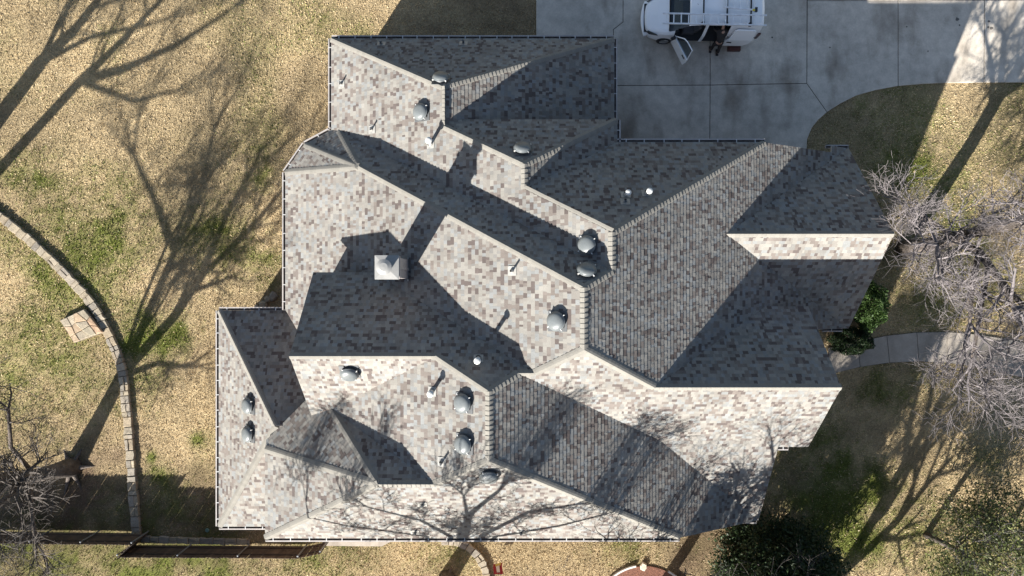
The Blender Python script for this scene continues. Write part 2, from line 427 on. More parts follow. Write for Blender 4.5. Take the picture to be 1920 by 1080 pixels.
# ridge and hip caps
def shared(a, b):
    """edge shared by two facets"""
    out = []
    for p in FAC[a]:
        for q in FAC[b]:
            if (p-q).length < .03: out.append(p)
    return out
RIDGES = [('L1','TA',A0,R1),('TA','RA',C1,R1),('L1','RA',R1,R2),('L1','T2',R2,R3),('T2','RB',Te,R3),('L1','RB',R3,R4),('L1','T3',R4,R5),('T3','RF',C4,R5),
 ('L1','RF',R5,R6),('T4','RF',R6,R7),('L2','T4',Bp,R7),('L2','RF',R7,R8),('L2','BF',J2,R8),('RF','BF',R9,R8),('TF','BF',PkF,R9),('TG','BG',PkG,R10),
 ('TM','BF',J1,J2),('TM','RG',J1,R12),('L3','RG',R12,R11),('TM','L3',R13,R12),('TM','BM',PkM,R13),('L3','B6',R14,R11),('RG','B6',C6,R11),('T6','B6',R14,B_),
 ('L5','B6',L5a,B_),('L5','DM',L5b,B_),('T6','DM',Cp,B_),('L4','T5',L4a,Ap),('L4','B5',L4b,Ap),('D1','D2',P2,Bp),('D2','L2',P3_,Bp),('D1','T4',G,Bp)]
CAPS = []
for a, b, p, q in RIDGES:
    d = (q-p); Ln = d.length; d = d/Ln
    n1 = Vector((-PL[a][0], -PL[a][1], 1)).normalized(); n2 = Vector((-PL[b][0], -PL[b][1], 1)).normalized()
    w1 = n1.cross(d); w2 = n2.cross(d)
    if w1.z > 0 or (abs(w1.z) < 1e-6): pass
    ca = sum(FAC[a], Vector())/len(FAC[a]); cb = sum(FAC[b], Vector())/len(FAC[b])
    if w1.dot(ca-p) < 0: w1 = -w1
    if w2.dot(cb-p) < 0: w2 = -w2
    nm = (n1+n2).normalized()
    step = 0.155; nc = max(1, int(round(Ln/step))); step = Ln/nc
    hw = 0.132
    for i in range(nc):
        s0, s1 = i*step - .004, (i+1)*step + .006
        jit = random.uniform(-.004, .004)
        ring = []
        for s_, h in ((s0, .041+random.uniform(-.005, .005)), (s1, .021)):
            o = p + d*s_
            ring.append([o+w1*(hw+jit)+n1*(h-.006), o+w1*.055+n1*(h+.002), o+nm*(h+.004), o+w2*.055+n2*(h+.002), o+w2*(hw+jit)+n2*(h-.006)])
        t = ring[0]+ring[1]
        bo = [v - nm*.05 for v in t]
        allv = t+bo
        fs = [(i2, i2+1, i2+6, i2+5) for i2 in range(4)] + [(i2+1, i2, 10+i2, 10+i2+1) for i2 in range(4)] + [(0, 5, 15, 10), (9, 4, 14, 19)]
        # orient top faces upward
        v0 = (t[1]-t[0]).cross(t[5]-t[0])
        if v0.z < 0: fs = [f[::-1] for f in fs]
        cc = np.array((.19, .181, .162)) * random.uniform(.93, 1.06)
        mid = p + d*(s0+s1)/2; dd = H-mid.z
        CAPS.append((1/(dd*dd), allv, fs, tuple(cc)))
CAPS.sort(key=lambda s: -s[0])
for s in CAPS[:300]:
    m = MB(); m.add(s[1], s[2], 0, s[3]); m.build('ridge_shingle', M_CAP, roof)
m = MB()
for s in CAPS[300:]: m.add(s[1], s[2], 0, s[3])
tag(m.build('ridge_shingles', M_CAP, roof), kind='stuff')

# gutters
def gutter(p, q, hangers=True, spacing=.62):
    d = (q-p); Ln = d.length; d = d/Ln
    out = Vector((-d.y, d.x, 0))                # left-hand side of p->q is outside
    prof = [(.0, -.02), (.0, -.12), (.075, -.125), (.105, -.075), (.130, -.012), (.130, .004), (.082, .004), (.080, -.012), (.078, -.07), (.066, -.108), (.012, -.108), (.012, -.02)]
    m = MB(); n = len(prof)
    A = [p + out*(x+.012) + Vector((0, 0, z)) for x, z in prof]; B = [a + d*Ln for a in A]
    for i in range(n): m.add([A[i], A[(i+1) % n], B[(i+1) % n], B[i]], [(0, 1, 2, 3)], 1 if 7 <= i <= 10 else 0)
    # end plates
    ep = [(.0, -.02), (.0, -.125), (.105, -.125), (.130, .004), (.0, .004)]
    for s_ in (-.004, Ln-.004):
        a = [p + d*s_ + out*(x+.012) + Vector((0, 0, z)) for x, z in ep]; b = [v + d*.008 for v in a]
        m.add(a+b, [tuple(range(5))[::-1], tuple(range(5, 10))] + [(i, (i+1) % 5, 5+(i+1) % 5, 5+i) for i in range(5)])
    g = m.build('gutter', [M_GUT, M_DEB], house)
    if hangers:
        k = max(1, int(Ln/spacing))
        for i in range(k):
            c = p + d*(Ln*(i+.5)/k + random.uniform(-.04, .04))
            h = MB(); a = c - d*.018 + out*.0; 
            M = Matrix((( d.x, out.x, 0, a.x), (d.y, out.y, 0, a.y), (0, 0, 1, a.z), (0, 0, 0, 1)))
            h.box((0, .0, .006), (.03, .115, .012), M=M); h.build('hanger', M_HANG, g)
    return g
def V(x, y, z): return Vector((x, y, z))
GUT = [(A0, C1), (P1, A0), (P2, P1), (P3_, P2), (V(P3_.x, -.88, EA), P3_), (C1, V(C1.x, V1.y-.02, EA)), (V(C3.x, Te.y, E3), C3), (C3, C4),
       (V(12.6, YG0, ER), V(XG, YG0, ER)), (V(13.25, YG1, ER), V(12.45, YG1, ER)), (L4b, L4a), (L4a, V(-8.6, L4a.y, L4a.z)), (V(XL5, L4b.y, L4b.z), L4b),
       (C6, L5a), (V(XB+.0, C6.y, zr('BL', XB, C6.y)), V(KB.x-.95, C6.y, zr('BL', XB, C6.y))), (V(10.15, YBE, EF), V(XB+.04, YBE, EF))]
for p, q in GUT: gutter(p, q)
def downspout(pts):
    m = MB(); m.tube(pts, .045, 6); return m.build('downspout', M_GUT, house)
downspout([V(C1.x+.07, C1.y-.25, EA-.1), V(C1.x-.2, C1.y-.25, EA-.5), V(C1.x-.3, C1.y-.25, EA-.8), V(C1.x-.3, C1.y-.25, .1)])
downspout([V(-7.15, L5a.y-.07, E6-.1), V(-7.15, L5a.y+.22, E6-.5), V(-7.15, L5a.y+.26, .15), V(-7.15, L5a.y-.1, .08)])

# walls, standing under the overhang
wm = MB()
def wall(p, q, zt0, zt1, z0=0.0, mid=None):
    """vertical brick panel from p to q (xy); tops zt0, zt1; mid=(x,y,z) peak"""
    d = Vector((q[0]-p[0], q[1]-p[1], 0)); n = Vector((-d.y, d.x, 0)).normalized()*.12
    a = [V(p[0], p[1], z0), V(q[0], q[1], z0), V(q[0], q[1], zt1)] + ([V(*mid)] if mid else []) + [V(p[0], p[1], zt0)]
    b = [v+n for v in a]; k = len(a)
    wm.add(a+b, [tuple(range(k))[::-1], tuple(range(k, 2*k))] + [(i, (i+1) % k, k+(i+1) % k, k+i) for i in range(k)])
def wz(n, x, y): return zr(n, x, y) - .13
x0, x1, yt = A0.x+WI, C1.x-WI, A0.y-WI
wall((x1, yt), (x0, yt), EA, EA); wall((x0, yt), (x0, P1.y-.2), EA, EA); wall((x1, V1.y-WI), (x1, yt), EA, EA)
p2i, p3i = V(P2.x+.3, P2.y-.25, 0), V(P3_.x+WI, P3_.y-.1, 0)
wall((x0, P1.y-.2), (p2i.x, p2i.y), EA, EA); wall((p2i.x, p2i.y), (p3i.x, p3i.y), EA, EA); wall((p3i.x, p3i.y), (p3i.x, -1.6), EA, EA)
wall((C3.x-WI, V1.y-WI), (V1.x, V1.y-WI), E3, E3); wall((C3.x-WI, C3.y-WI), (C3.x-WI, V1.y-WI), E3, E3)
wall((C4.x, C4.y-WI), (C3.x-WI, C3.y-WI), E3, E3); wall((XG-WI, C4.y-WI), (C4.x, C4.y-WI), wz('RF', XG-WI, 0), wz('RF', C4.x, 0))
xg = XG-WI
wall((xg, YG1+WI), (xg, YG0-WI), wz('BG', xg, YG1+WI), wz('TG', xg, YG0-WI), mid=(xg, PkG.y, PkG.z-.13))
wall((XF-WI, YG1+WI), (xg, YG1+WI), wz('RF', XF-WI, 0), wz('RF', xg, 0))
xf = XF-WI
wall((xf, YBE+WI), (xf, Vf.y-WI), wz('BF', xf, YBE+WI), wz('TF', xf, Vf.y-WI), mid=(xf, PkF.y, PkF.z-.13))
wall((xf, Vf.y-WI), (Vf.x, Vf.y-WI), EF, EF); wall((XB-WI, YBE+WI), (xf, YBE+WI), EF, EF)
wall((XB-WI, C6.y+WI), (XB-WI, YBE+WI), wz('BL', XB, C6.y+WI), wz('BL', XB, YBE+WI))
wall((C6.x, C6.y+WI), (XB-WI, C6.y+WI), wz('RG', C6.x, 0), wz('RG', XB-WI, 0))
wall((L5a.x+WI, L5a.y+WI), (C6.x, C6.y+WI), E6, E6); wall((L5a.x+WI, L5b.y), (L5a.x+WI, L5a.y+WI), E6, E6)
wall((xw, -4.2), (xw, V3.y-WI), wz('BM', xw, -4.2), wz('TM', xw, V3.y-WI), mid=(xw, PkM.y, PkM.z-.13)); wall((xw, V3.y-WI), (V3.x, V3.y-WI), EM, EM)
yl0, yl1 = L4a.y-WI, L4b.y+WI; xl = L4a.x+WI
wall((xl, yl0), (xl, yl1), EP, EP); wall((xw, yl0), (xl, yl0), EP, EP); wall((xl, yl1), (XL5+WI, yl1), EP, EP)
wm.build('wall', M_BRICK, house)

# dome vents, screwed to the shingles
def frame(n, u, v, h=0.0):
    """matrix at photo pixel on facet n: z along the facet normal"""
    gx, gy, c = PL[n]; nrm = Vector((-gx, -gy, 1)).normalized()
    p = onp(n, u, v) + nrm*h
    ex = Vector((-gy, gx, 0)).normalized(); ey = nrm.cross(ex)
    return Matrix(((ex.x, ey.x, nrm.x, p.x), (ex.y, ey.y, nrm.y, p.y), (ex.z, ey.z, nrm.z, p.z), (0, 0, 0, 1)))
def dome(n, u, v, r=.295):
    M = frame(n, u, v, .02)
    b = MB(); b.box((-.33, -.33, 0), (.33, .33, .012)); b.lathe([(.24, .012), (.24, .12)], 24)
    base = b.build('roof_vent', M_VENTD, house); base.matrix_world = M
    d = MB(); k = r/.295
    d.lathe([(.29*k, .105), (.318*k, .112), (.322*k, .13), (.30*k, .142), (.296*k, .155), (.285*k, .185), (.25*k, .225), (.19*k, .256), (.11*k, .272), (.0, .276)], 32)
    d.build('dome', M_VENT, base, smooth=True)
    for a in range(4):
        s_ = MB(); an = a*pi/2+.6
        s_.box((-.03, -.012, 0), (.03, .012, .06), M=Matrix.Translation((.33*k*math.cos(an), .33*k*math.sin(an), .085)) @ Matrix.Rotation(an, 4, 'Z'))
        s_.build('bracket', M_HANG, base)
for n, u, v in (('TA',827,151),('L1',792,211),('T2',980,283),('L1',1103,460),('T4',1100,511),('L2',1046,602),('BM',656,696),('L3',871,755),('L3',872,832),('B6',917,888),('L4',470,760),('L4',470,813)):
    dome(n, u, v)

# plumbing pipes and flues: stand plumb, flashing follows the slope
def pipe(n, u, v, h=.4, r=.035, m=M_PIPED, cap=None):
    M = frame(n, u, v, .02); p = M.translation
    f = MB(); f.box((-.16, -.16, 0), (.16, .16, .012)); f.lathe([(r+.035, .012), (r+.03, .05), (r+.008, .09)], 14)
    fl = f.build('vent_pipe', M_FLASH, house); fl.matrix_world = M
    inv = M.inverted()
    t = MB(); t.tube([inv @ (p - Vector((0, 0, .05))), inv @ (p+Vector((0, 0, h)))], r, 14); t.build('pipe', m, fl)
    if cap:
        R = M.to_3x3().inverted().to_4x4(); T = Matrix.Translation(inv @ (p+Vector((0, 0, h))))
        c = MB(); c.lathe([(r+.005, -.06), (cap, -.05), (cap, .03), (cap*.55, .06), (0, .075)], 18, M=T @ R); c.build('pipe_cap', M_PIPEW, fl, smooth=False)
pipe('L1', 641, 158, .3); pipe('L1', 698, 243, .3); pipe('L1', 808, 270, .62, .07, M_PIPEW, .12); pipe('L2', 961, 508, .34)
pipe('TM', 897, 673, .75, .07, M_PIPEW, .11); pipe('L3', 811, 734, .55, .065, M_PIPEW, .11); pipe('L3', 829, 866, .34)
pipe('TA', 869, 82, .35); pipe('TA', 715, 83, .25); pipe('T3', 1173, 366, .55, .06, M_PIPEW, .10); pipe('T3', 1212, 363, .55, .06, M_PIPEW, .10); pipe('T3', 1172, 379, .12)
pipe('B6', 792, 945, .22); pipe('B6', 778, 997, .22); pipe('B6', 977, 998, .22)

# chimney
pc = gp(722, 501, 8.55)
zb = 5.0
ch = MB(); hw = .335
cx, cy = pc.x + .02, pc.y
ch.box((cx-hw, cy-hw, zb), (cx+hw, cy+hw, 8.3)); ch.box((cx-hw-.04, cy-hw-.04, 7.95), (cx+hw+.04, cy+hw+.04, 8.06)); 
for s_ in (-1, 1):
    ch.box((cx+s_*(hw+.012)-.012, cy-.05, zb), (cx+s_*(hw+.012)+.012, cy+.05, 7.95))
chim = ch.build('chimney', M_CHIM, house)
c2 = MB(); k = .39
c2.add([(cx-k, cy-k, 8.3), (cx+k, cy-k, 8.3), (cx+k, cy+k, 8.3), (cx-k, cy+k, 8.3), (cx-k, cy-k, 8.36), (cx+k, cy-k, 8.36), (cx+k, cy+k, 8.36), (cx-k, cy+k, 8.36), (cx, cy, 8.42)],
       [(0,3,2,1), (0,1,5,4), (1,2,6,5), (2,3,7,6), (3,0,4,7), (4,5,8), (5,6,8), (6,7,8), (7,4,8)])
c2.build('chimney_cap', M_CHCAP, chim)
c3 = MB(); T = Matrix.Translation((cx-.02, cy-.0, 0))
c3.lathe([(.17, 8.38), (.17, 8.62), (.20, 8.63), (.20, 8.65), (.17, 8.66), (.17, 8.72), (.245, 8.74), (.25, 8.80), (.13, 8.85), (0, 8.86)], 28, M=T)
c3.build('flue_cap', M_CHCAP, chim)
for s_, y in ((-1, cy-hw-.09), (1, cy+hw+.02)):
    x = cx+hw; fl = MB()
    fl.box((x-.02, y, onp('L2', 757, 490).z-.25), (x+.02, y+.07, onp('L2', 757, 490).z+.25))
    fl.build('flashing', M_FLASH, chim)

# ------------------------------------------------------------------ ground, lawn
def vnoise(x, y, sc, seed):
    r = np.random.default_rng(seed); T = r.random((64, 64))
    xs, ys = x*sc+100, y*sc+100
    xi, yi = np.floor(xs).astype(int), np.floor(ys).astype(int); fx, fy = xs-xi, ys-yi
    fx = fx*fx*(3-2*fx); fy = fy*fy*(3-2*fy)
    a = T[xi % 64, yi % 64]; b = T[(xi+1) % 64, yi % 64]; c = T[xi % 64, (yi+1) % 64]; d = T[(xi+1) % 64, (yi+1) % 64]
    return (a*(1-fx)+b*fx)*(1-fy)+(c*(1-fx)+d*fx)*fy
GREEN = [(30,325,45,1),(60,350,30,.6),(185,450,75,1),(110,430,50,.5),(90,500,40,.5),(250,640,30,.8),(330,640,40,.6),(350,610,40,.5),(470,330,45,.5),(500,330,25,.9),(430,430,60,.6),(480,480,60,.6),
 (520,510,30,.7),(270,600,40,.5),(300,890,22,1),(310,930,30,.7),(370,825,11,1.3),(284,855,11,1.3),(60,1050,110,.6),(260,1060,90,.8),(420,1060,100,.4),(620,1055,60,.35),(800,1050,50,.3),
 (1720,335,55,1),(1700,320,30,.8),(1790,480,60,.5),(1760,560,60,.3),(1650,330,60,.5),(1800,380,60,.3),(1560,870,90,.6),(1540,960,60,1.1),(1570,1010,60,.8),(1600,900,60,.5),(1650,720,50,.7),(1850,870,40,.6),
 (1180,1030,40,.5),(40,640,120,.3),(140,700,120,.25),(250,720,60,.25),(1700,1000,120,.3),(1830,1040,100,.4),(590,20,30,.4),(1630,200,40,.25),(1080,1030,30,.2)]
BROWN = [(190,840,60,.7),(120,960,90,1.1),(60,990,90,.9),(300,980,120,.9),(380,970,100,.9),(1290,1030,60,1.2),(1330,1050,60,1.0),(1655,480,40,.8),(1480,900,90,.5),(880,30,150,.5),(1640,440,40,.8),(220,640,30,.5),(60,430,30,.4),(1700,940,50,.7),(1770,1060,50,.7),(850,1055,40,.3)]
def lawn_mix(x, y):
    """how green / how brown the lawn is at ground points"""
    u = U0 + x*F/H; v = V0 - y*F/H
    g = np.zeros_like(x); b = np.zeros_like(x)
    for gu, gv, r, s in GREEN: g += s*np.exp(-(((u-gu)**2+(v-gv)**2)/(r*r)))
    for gu, gv, r, s in BROWN: b += s*np.exp(-(((u-gu)**2+(v-gv)**2)/(r*r)))
    n1 = vnoise(x, y, .45, 3); n2 = vnoise(x, y, 1.5, 4); n3 = vnoise(x, y, 5.0, 5); n4 = vnoise(x, y, .16, 6)
    g = np.clip(g*(.25+1.15*n2)+.8*(n1-.46)*(.35+n2)+.45*(n3-.5)*(g > .06)+.1*(n4-.5), 0, 1)
    b = np.clip(b*(.35+.9*n2)+.35*(vnoise(x, y, .8, 9)-.6)+.25*(vnoise(x, y, 2.2, 12)-.62), 0, 1)
    return g, b
STRAW = np.array((.42, .325, .19)); OLIVE = np.array((.13, .145, .035)); EARTH = np.array((.17, .118, .08))
def lowf(x, y): return .62+.34*vnoise(x, y, .28, 21)+.26*vnoise(x, y, 1.1, 22)+.22*vnoise(x, y, 3.3, 23)
def lawn_col(x, y):
    g, b = lawn_mix(x, y)
    c = STRAW[None]*(1-b[:, None])+EARTH[None]*b[:, None]
    c = c*(1-g[:, None])+OLIVE[None]*g[:, None]
    return c*lowf(x, y)[:, None]

gx_ = np.arange(-30, 30.01, .2); gy_ = np.arange(-19, 19.01, .2)
GX, GY = np.meshgrid(gx_, gy_); nx, ny = len(gx_), len(gy_)
zz = .012*(vnoise(GX.ravel(), GY.ravel(), 1.3, 31)-.5)+.01*(vnoise(GX.ravel(), GY.ravel(), 3.1, 32)-.5) - .012
# the ground is one sheet: a fine grid round the house that runs on to the horizon
vv = np.stack([GX.ravel(), GY.ravel(), zz], 1)
idx = np.arange(nx*ny).reshape(ny, nx)
q = np.stack([idx[:-1, :-1], idx[:-1, 1:], idx[1:, 1:], idx[1:, :-1]], -1).reshape(-1, 4)
ring = np.array([(-600, -600, -.02), (600, -600, -.02), (600, 600, -.02), (-600, 600, -.02)])
cor = [idx[0, 0], idx[0, -1], idx[-1, -1], idx[-1, 0]]
b = len(vv); vv = np.vstack([vv, ring])
edges_ = [list(idx[0, :]), list(idx[:, -1]), list(idx[-1, ::-1]), list(idx[::-1, 0])]
fs = [tuple(map(int, f)) for f in q]
for i in range(4):
    fs.append(tuple([b+i] + [b+(i+1) % 4] + [int(k) for k in edges_[i][::-1]]))
me = bpy.data.meshes.new('ground'); me.from_pydata([tuple(map(float, p)) for p in vv], [], fs)
at = me.color_attributes.new('tint', 'FLOAT_COLOR', 'POINT')
gc = lawn_col(np.clip(vv[:, 0], -40, 40), np.clip(vv[:, 1], -40, 40))*.72
at.data.foreach_set('color', np.hstack([gc, np.ones((len(gc), 1))]).astype(np.float32).ravel())
M_GROUND = mat('lawn_soil', tint=True, rough=1.0, noise=[(2.2, 0.14, 5), (9, 0.2, 5), (38, 0.35, 4)], bump=(26, 0.9, 0.06), spec=0.1)
me.materials.append(M_GROUND)
tag(link(bpy.data.objects.new('ground', me)), kind='structure')

# ------------------------------------------------------------------ driveway slabs with open joints
def G2(u, v): p = gp(u, v); return (p.x, p.y)
curve = [(1511,300),(1513,262),(1522,240),(1535,224),(1550,211),(1575,195),(1605,180),(1640,170),(1683,162),(1730,158),(1770,156.5)]
def offs(poly, d):
    """inset a polygon (photo pixels -> metres) by d"""
    pts = [Vector(G2(*p)) for p in poly]; n = len(pts)
    a = sum(pts[i].x*pts[(i+1) % n].y-pts[(i+1) % n].x*pts[i].y for i in range(n))
    if a < 0: pts = pts[::-1]
    out = []
    for i in range(n):
        p0, p1, p2 = pts[i-1], pts[i], pts[(i+1) % n]
        d1 = (p1-p0).normalized(); d2 = (p2-p1).normalized()
        n1 = Vector((-d1.y, d1.x)); n2 = Vector((-d2.y, d2.x)); m = (n1+n2)
        k = max(.35, 1+n1.dot(n2)); out.append(tuple(p1+m*(d/k)))
    return out
SLABS = [
 [(1005,-220),(1168,-220),(1168,42),(1150,56),(1150,150),(1005,150)],
 [(1168,-220),(1331,-220),(1331,160),(1150,161),(1150,56),(1168,42)],
 [(1331,-220),(1513,-220),(1512,157),(1331,160)],
 [(1150,161),(1331,160),(1330,300),(1150,300)],
 [(1331,160),(1512,157),(1550,211),(1535,224),(1522,240),(1513,262),(1511,300),(1330,300)],
 [(1513,2),(1683,2),(1683,162),(1640,170),(1605,180),(1575,195),(1550,211),(1512,157)],
 [(1683,2),(1845,1),(1844,155.5),(1770,156.5),(1730,158),(1683,162)],
 [(1845,1),(2010,0),(2010,155),(1844,155.5)],
 [(2010,0),(2200,0),(2200,155),(2010,155)],
 [(1513,-220),(1683,-220),(1683,2),(1513,2)], [(1683,-220),(1845,-220),(1845,1),(1683,2)], [(1845,-220),(2200,-220),(2200,0),(1845,1)],
]
base = MB()
dpoly = [(1007,-218),(2198,-218),(2198,153),(1844,154),(1770,155),(1730,156.5),(1683,160.5),(1640,168.5),(1605,178.5),(1575,193.5),(1549,209.5),(1533,222.5),(1520,239),(1511,262),(1509,298),(1152,298),(1152,148),(1007,148)]
base.prism([G2(*p) for p in dpoly], -.05, .030)
drive = tag(base.build('driveway', M_JOINT), kind='structure')
for s_ in SLABS:
    m = MB(); dz = random.uniform(-.002, .002)
    pin = offs(s_, .014); pin2 = offs(s_, .030); n = len(pin)
    vs_ = [(x, y, -.04) for x, y in pin]+[(x, y, .044+dz) for x, y in pin]+[(x, y, .052+dz) for x, y in pin2]
    fs_ = [tuple(range(2*n, 3*n))]
    for i in range(n):
        j = (i+1) % n; fs_ += [(i, j, n+j, n+i), (n+i, n+j, 2*n+j, 2*n+i)]
    m.add(vs_, fs_); m.build('slab', M_CONC, drive)
# oil drips
for u, v, r_ in ((1795,36,.09),(1799,47,.05),(1854,40,.07),(1853,51,.06),(1859,53,.08),(1740,96,.04),(1556,89,.04),(1700,50,.04),(1448,70,.05)):
    m = MB(); p = gp(u, v, .056); n = 9
    m.add([(p.x+r_*random.uniform(.6, 1.1)*math.cos(2*pi*k/n), p.y+r_*random.uniform(.6, 1.1)*math.sin(2*pi*k/n), .0575) for k in range(n)], [tuple(range(n))])
    m.build('oil_drip', mat('oil', (.10, .09, .08), .6) if u == 1795 else bpy.data.materials['oil'], drive)
# ------------------------------------------------------------------ front walk
up = [(1552,652),(1608,640),(1662,629),(1718,623),(1775,622),(1832,627),(1890,636),(1960,650)]
lo = [(1556,702),(1612,688),(1667,680),(1722,677.5),(1775,680),(1830,688),(1885,700),(1955,716)]
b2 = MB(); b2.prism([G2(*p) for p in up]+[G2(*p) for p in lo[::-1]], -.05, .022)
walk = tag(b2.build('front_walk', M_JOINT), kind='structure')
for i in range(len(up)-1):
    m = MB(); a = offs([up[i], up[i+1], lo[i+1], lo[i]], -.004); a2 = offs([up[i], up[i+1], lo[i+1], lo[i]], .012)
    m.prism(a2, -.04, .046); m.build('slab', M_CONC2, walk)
# narrow strip of concrete along the south wall
pad = MB(); pad.prism([G2(600,1000), G2(728,1000), G2(735,1014), G2(716,1024), G2(607,1023)], -.03, .035)
tag(pad.build('concrete_pad', M_CONC2), kind='structure')

# ------------------------------------------------------------------ grass: short dormant turf as real blades
from math import floor
def inside(poly, x, y):
    r = np.zeros(len(x), bool); n = len(poly); j = n-1
    for i in range(n):
        xi, yi = poly[i]; xj, yj = poly[j]
        c = ((yi > y) != (yj > y)) & (x < (xj-xi)*(y-yi)/(yj-yi+1e-12)+xi)
        r ^= c; j = i
    return r
HOUSE_FP = [[(x0, yt), (x1, yt), (x1, C3.y), (C4.x, C4.y-.3), (xg, C4.y-.3), (xg, YG1+.3), (xf, YG1+.3), (xf, YBE+.3), (XB-.3, YBE+.3), (XB-.3, C6.y+.3), (L5a.x+.3, C6.y+.3), (L5a.x+.3, yl1), (xl, yl1), (xl, yl0), (p3i.x, yl0), (p3i.x, p3i.y), (p2i.x, p2i.y), (x0, P1.y-.2)]]
NG = 340000
x = rng.uniform(-23.5, 23.5, NG); y = rng.uniform(-13.6, 13.6, NG)
bad = np.zeros(NG, bool)
for poly in HOUSE_FP + [[G2(*p) for p in dpoly], [G2(*p) for p in up]+[G2(*p) for p in lo[::-1]], [G2(600,1000), G2(728,1000), G2(735,1014), G2(716,1024), G2(607,1023)]]:
    bad |= inside(poly, x, y)
g, bb = lawn_mix(x, y)
bad |= rng.random(NG) < bb*.75
MUL = gp(1208, 1152); bad |= (x-MUL.x)**2+(y-MUL.y)**2 < 2.25**2
x, y, g, bb = x[~bad], y[~bad], g[~bad], bb[~bad]
n = len(x)
ang = rng.uniform(0, 2*pi, n); wdt = rng.uniform(.009, .022, n)*(1+.3*g); hgt = rng.uniform(.015, .045, n)*(1+.35*g); lean = rng.uniform(.02, .06, n)
la = rng.uniform(0, 2*pi, n)
V_ = np.zeros((n, 4, 3))
dx, dy = np.cos(ang)*wdt, np.sin(ang)*wdt
zb_ = np.full(n, -.012)
V_[:, 0] = np.stack([x-dx, y-dy, zb_], 1); V_[:, 1] = np.stack([x+dx, y+dy, zb_], 1)
tx, ty = x+np.cos(la)*lean, y+np.sin(la)*lean
V_[:, 2] = np.stack([tx+dx*.45, ty+dy*.45, hgt], 1); V_[:, 3] = np.stack([tx-dx*.45, ty-dy*.45, hgt], 1)
isg = rng.random(n) < np.clip(g*.95, 0, .8)
cs = np.where(isg[:, None], np.array((.155, .18, .042))[None], np.array((.465, .365, .22))[None])
cs = cs*(1-.45*bb[:, None])
cs = cs*rng.uniform(.72, 1.2, n)[:, None]*lowf(x, y)[:, None]
tag(np_mesh('grass', V_, 4, M_GRASS, cs), 'short dormant lawn grass, straw coloured with green patches', 'grass', kind='stuff')

# ------------------------------------------------------------------ dry-stone edging wall and flagstone steps
def stone(mb_pts, z0, z1, parent, col, bev=.025):
    """irregular flat stone from an outline (ccw xy)"""
    n = len(mb_pts); cx_ = sum(p[0] for p in mb_pts)/n; cy_ = sum(p[1] for p in mb_pts)/n
    ins = [(cx_+(x-cx_)*.90, cy_+(y-cy_)*.90) for x, y in mb_pts]
    m = MB()
    vs_ = [(x, y, z0) for x, y in mb_pts]+[(x, y, z1-bev) for x, y in mb_pts]+[(x, y, z1+random.uniform(-.008, .008)) for x, y in ins]
    fs_ = [tuple(range(2*n, 3*n))]
    for i in range(n):
        j = (i+1) % n; fs_ += [(i, j, n+j, n+i), (n+i, n+j, 2*n+j, 2*n+i)]
    m.add(vs_, fs_, 0, tuple(col)); return m.build('stone', M_STONE, parent)
STC = [(.29, .25, .19), (.26, .225, .18), (.31, .262, .19), (.225, .20, .165), (.27, .22, .155)]
def scol(k=1): return np.array(random.choice(STC))*random.uniform(.85, 1.12)*k
def ccw(p):
    a = sum(p[i][0]*p[(i+1) % len(p)][1]-p[(i+1) % len(p)][0]*p[i][1] for i in range(len(p)))
    return p if a > 0 else p[::-1]
def stone_run(path, width, parent, z1, lmin, lmax):
    pts = [Vector(G2(*p)) for p in path]
    # resample with a smooth curve
    dense = []
    for i in range(len(pts)-1):
        p0, p1, p2, p3 = pts[max(i-1, 0)], pts[i], pts[i+1], pts[min(i+2, len(pts)-1)]
        for k in range(20):
            t = k/20
            dense.append(.5*((2*p1)+(p2-p0)*t+(2*p0-5*p1+4*p2-p3)*t*t+(3*p1-p0-3*p2+p3)*t**3))
    dense.append(pts[-1])
    acc = [0]
    for i in range(1, len(dense)): acc.append(acc[-1]+(dense[i]-dense[i-1]).length)
    def at_(s_):
        s_ = min(max(s_, 0), acc[-1]-1e-4); i = max(0, int(np.searchsorted(acc, s_))-1)
        t = (s_-acc[i])/max(1e-6, acc[i+1]-acc[i]); p = dense[i].lerp(dense[i+1], t); d = (dense[i+1]-dense[i]).normalized(); return p, Vector((-d.y, d.x))
    core = MB(); L = []; Rr = []
    for i in range(0, len(dense), 4):
        p, n_ = at_(acc[i]); L.append(tuple(p+n_*width*.42)); Rr.append(tuple(p-n_*width*.42))
    for i in range(len(L)-1): core.prism(ccw([L[i], L[i+1], Rr[i+1], Rr[i]]), -.1, z1-.045)
    core.build('core', M_MORT, parent)
    s_ = 0
    while s_ < acc[-1]-.1:
        l = random.uniform(lmin, lmax); e = min(s_+l, acc[-1])
        j = [random.uniform(-.035, .035) for _ in range(8)]
        a, na = at_(s_+.012); b_, nb = at_(e-.012); c_, nc = at_((s_+e)/2)
        h = width/2
        split = random.random() < .42
        if split:
            o = random.uniform(-.06, .06)
            for lo_, hi_ in ((-h, o-.01), (o+.01, h)):
                stone(ccw([tuple(a+na*(lo_+j[0])), tuple(c_+nc*(lo_+j[4])), tuple(b_+nb*(lo_+j[1])), tuple(b_+nb*(hi_+j[2]*.4)), tuple(a+na*(hi_+j[3]*.4))]), -.05, z1+random.uniform(-.015, .02), parent, scol())
        else:
            stone(ccw([tuple(a+na*(-h+j[0])), tuple(c_+nc*(-h+j[4])), tuple(b_+nb*(-h+j[1])), tuple(b_+nb*(h+j[2])), tuple(c_+nc*(h+j[5])), tuple(a+na*(h+j[3]))]), -.05, z1+random.uniform(-.015, .02), parent, scol())
        s_ = e
sw = tag(empty('stone_wall', gp(232, 700)), 'low curving tan stone wall crossing the lawn left of the house', 'wall')
wall_path = [(-45,380),(0,405),(45,440),(90,480),(130,520),(160,552),(185,585),(203,622),(222,665),(233,705),(239,760),(245,830),(250,900),(255,960),(259,1012)]
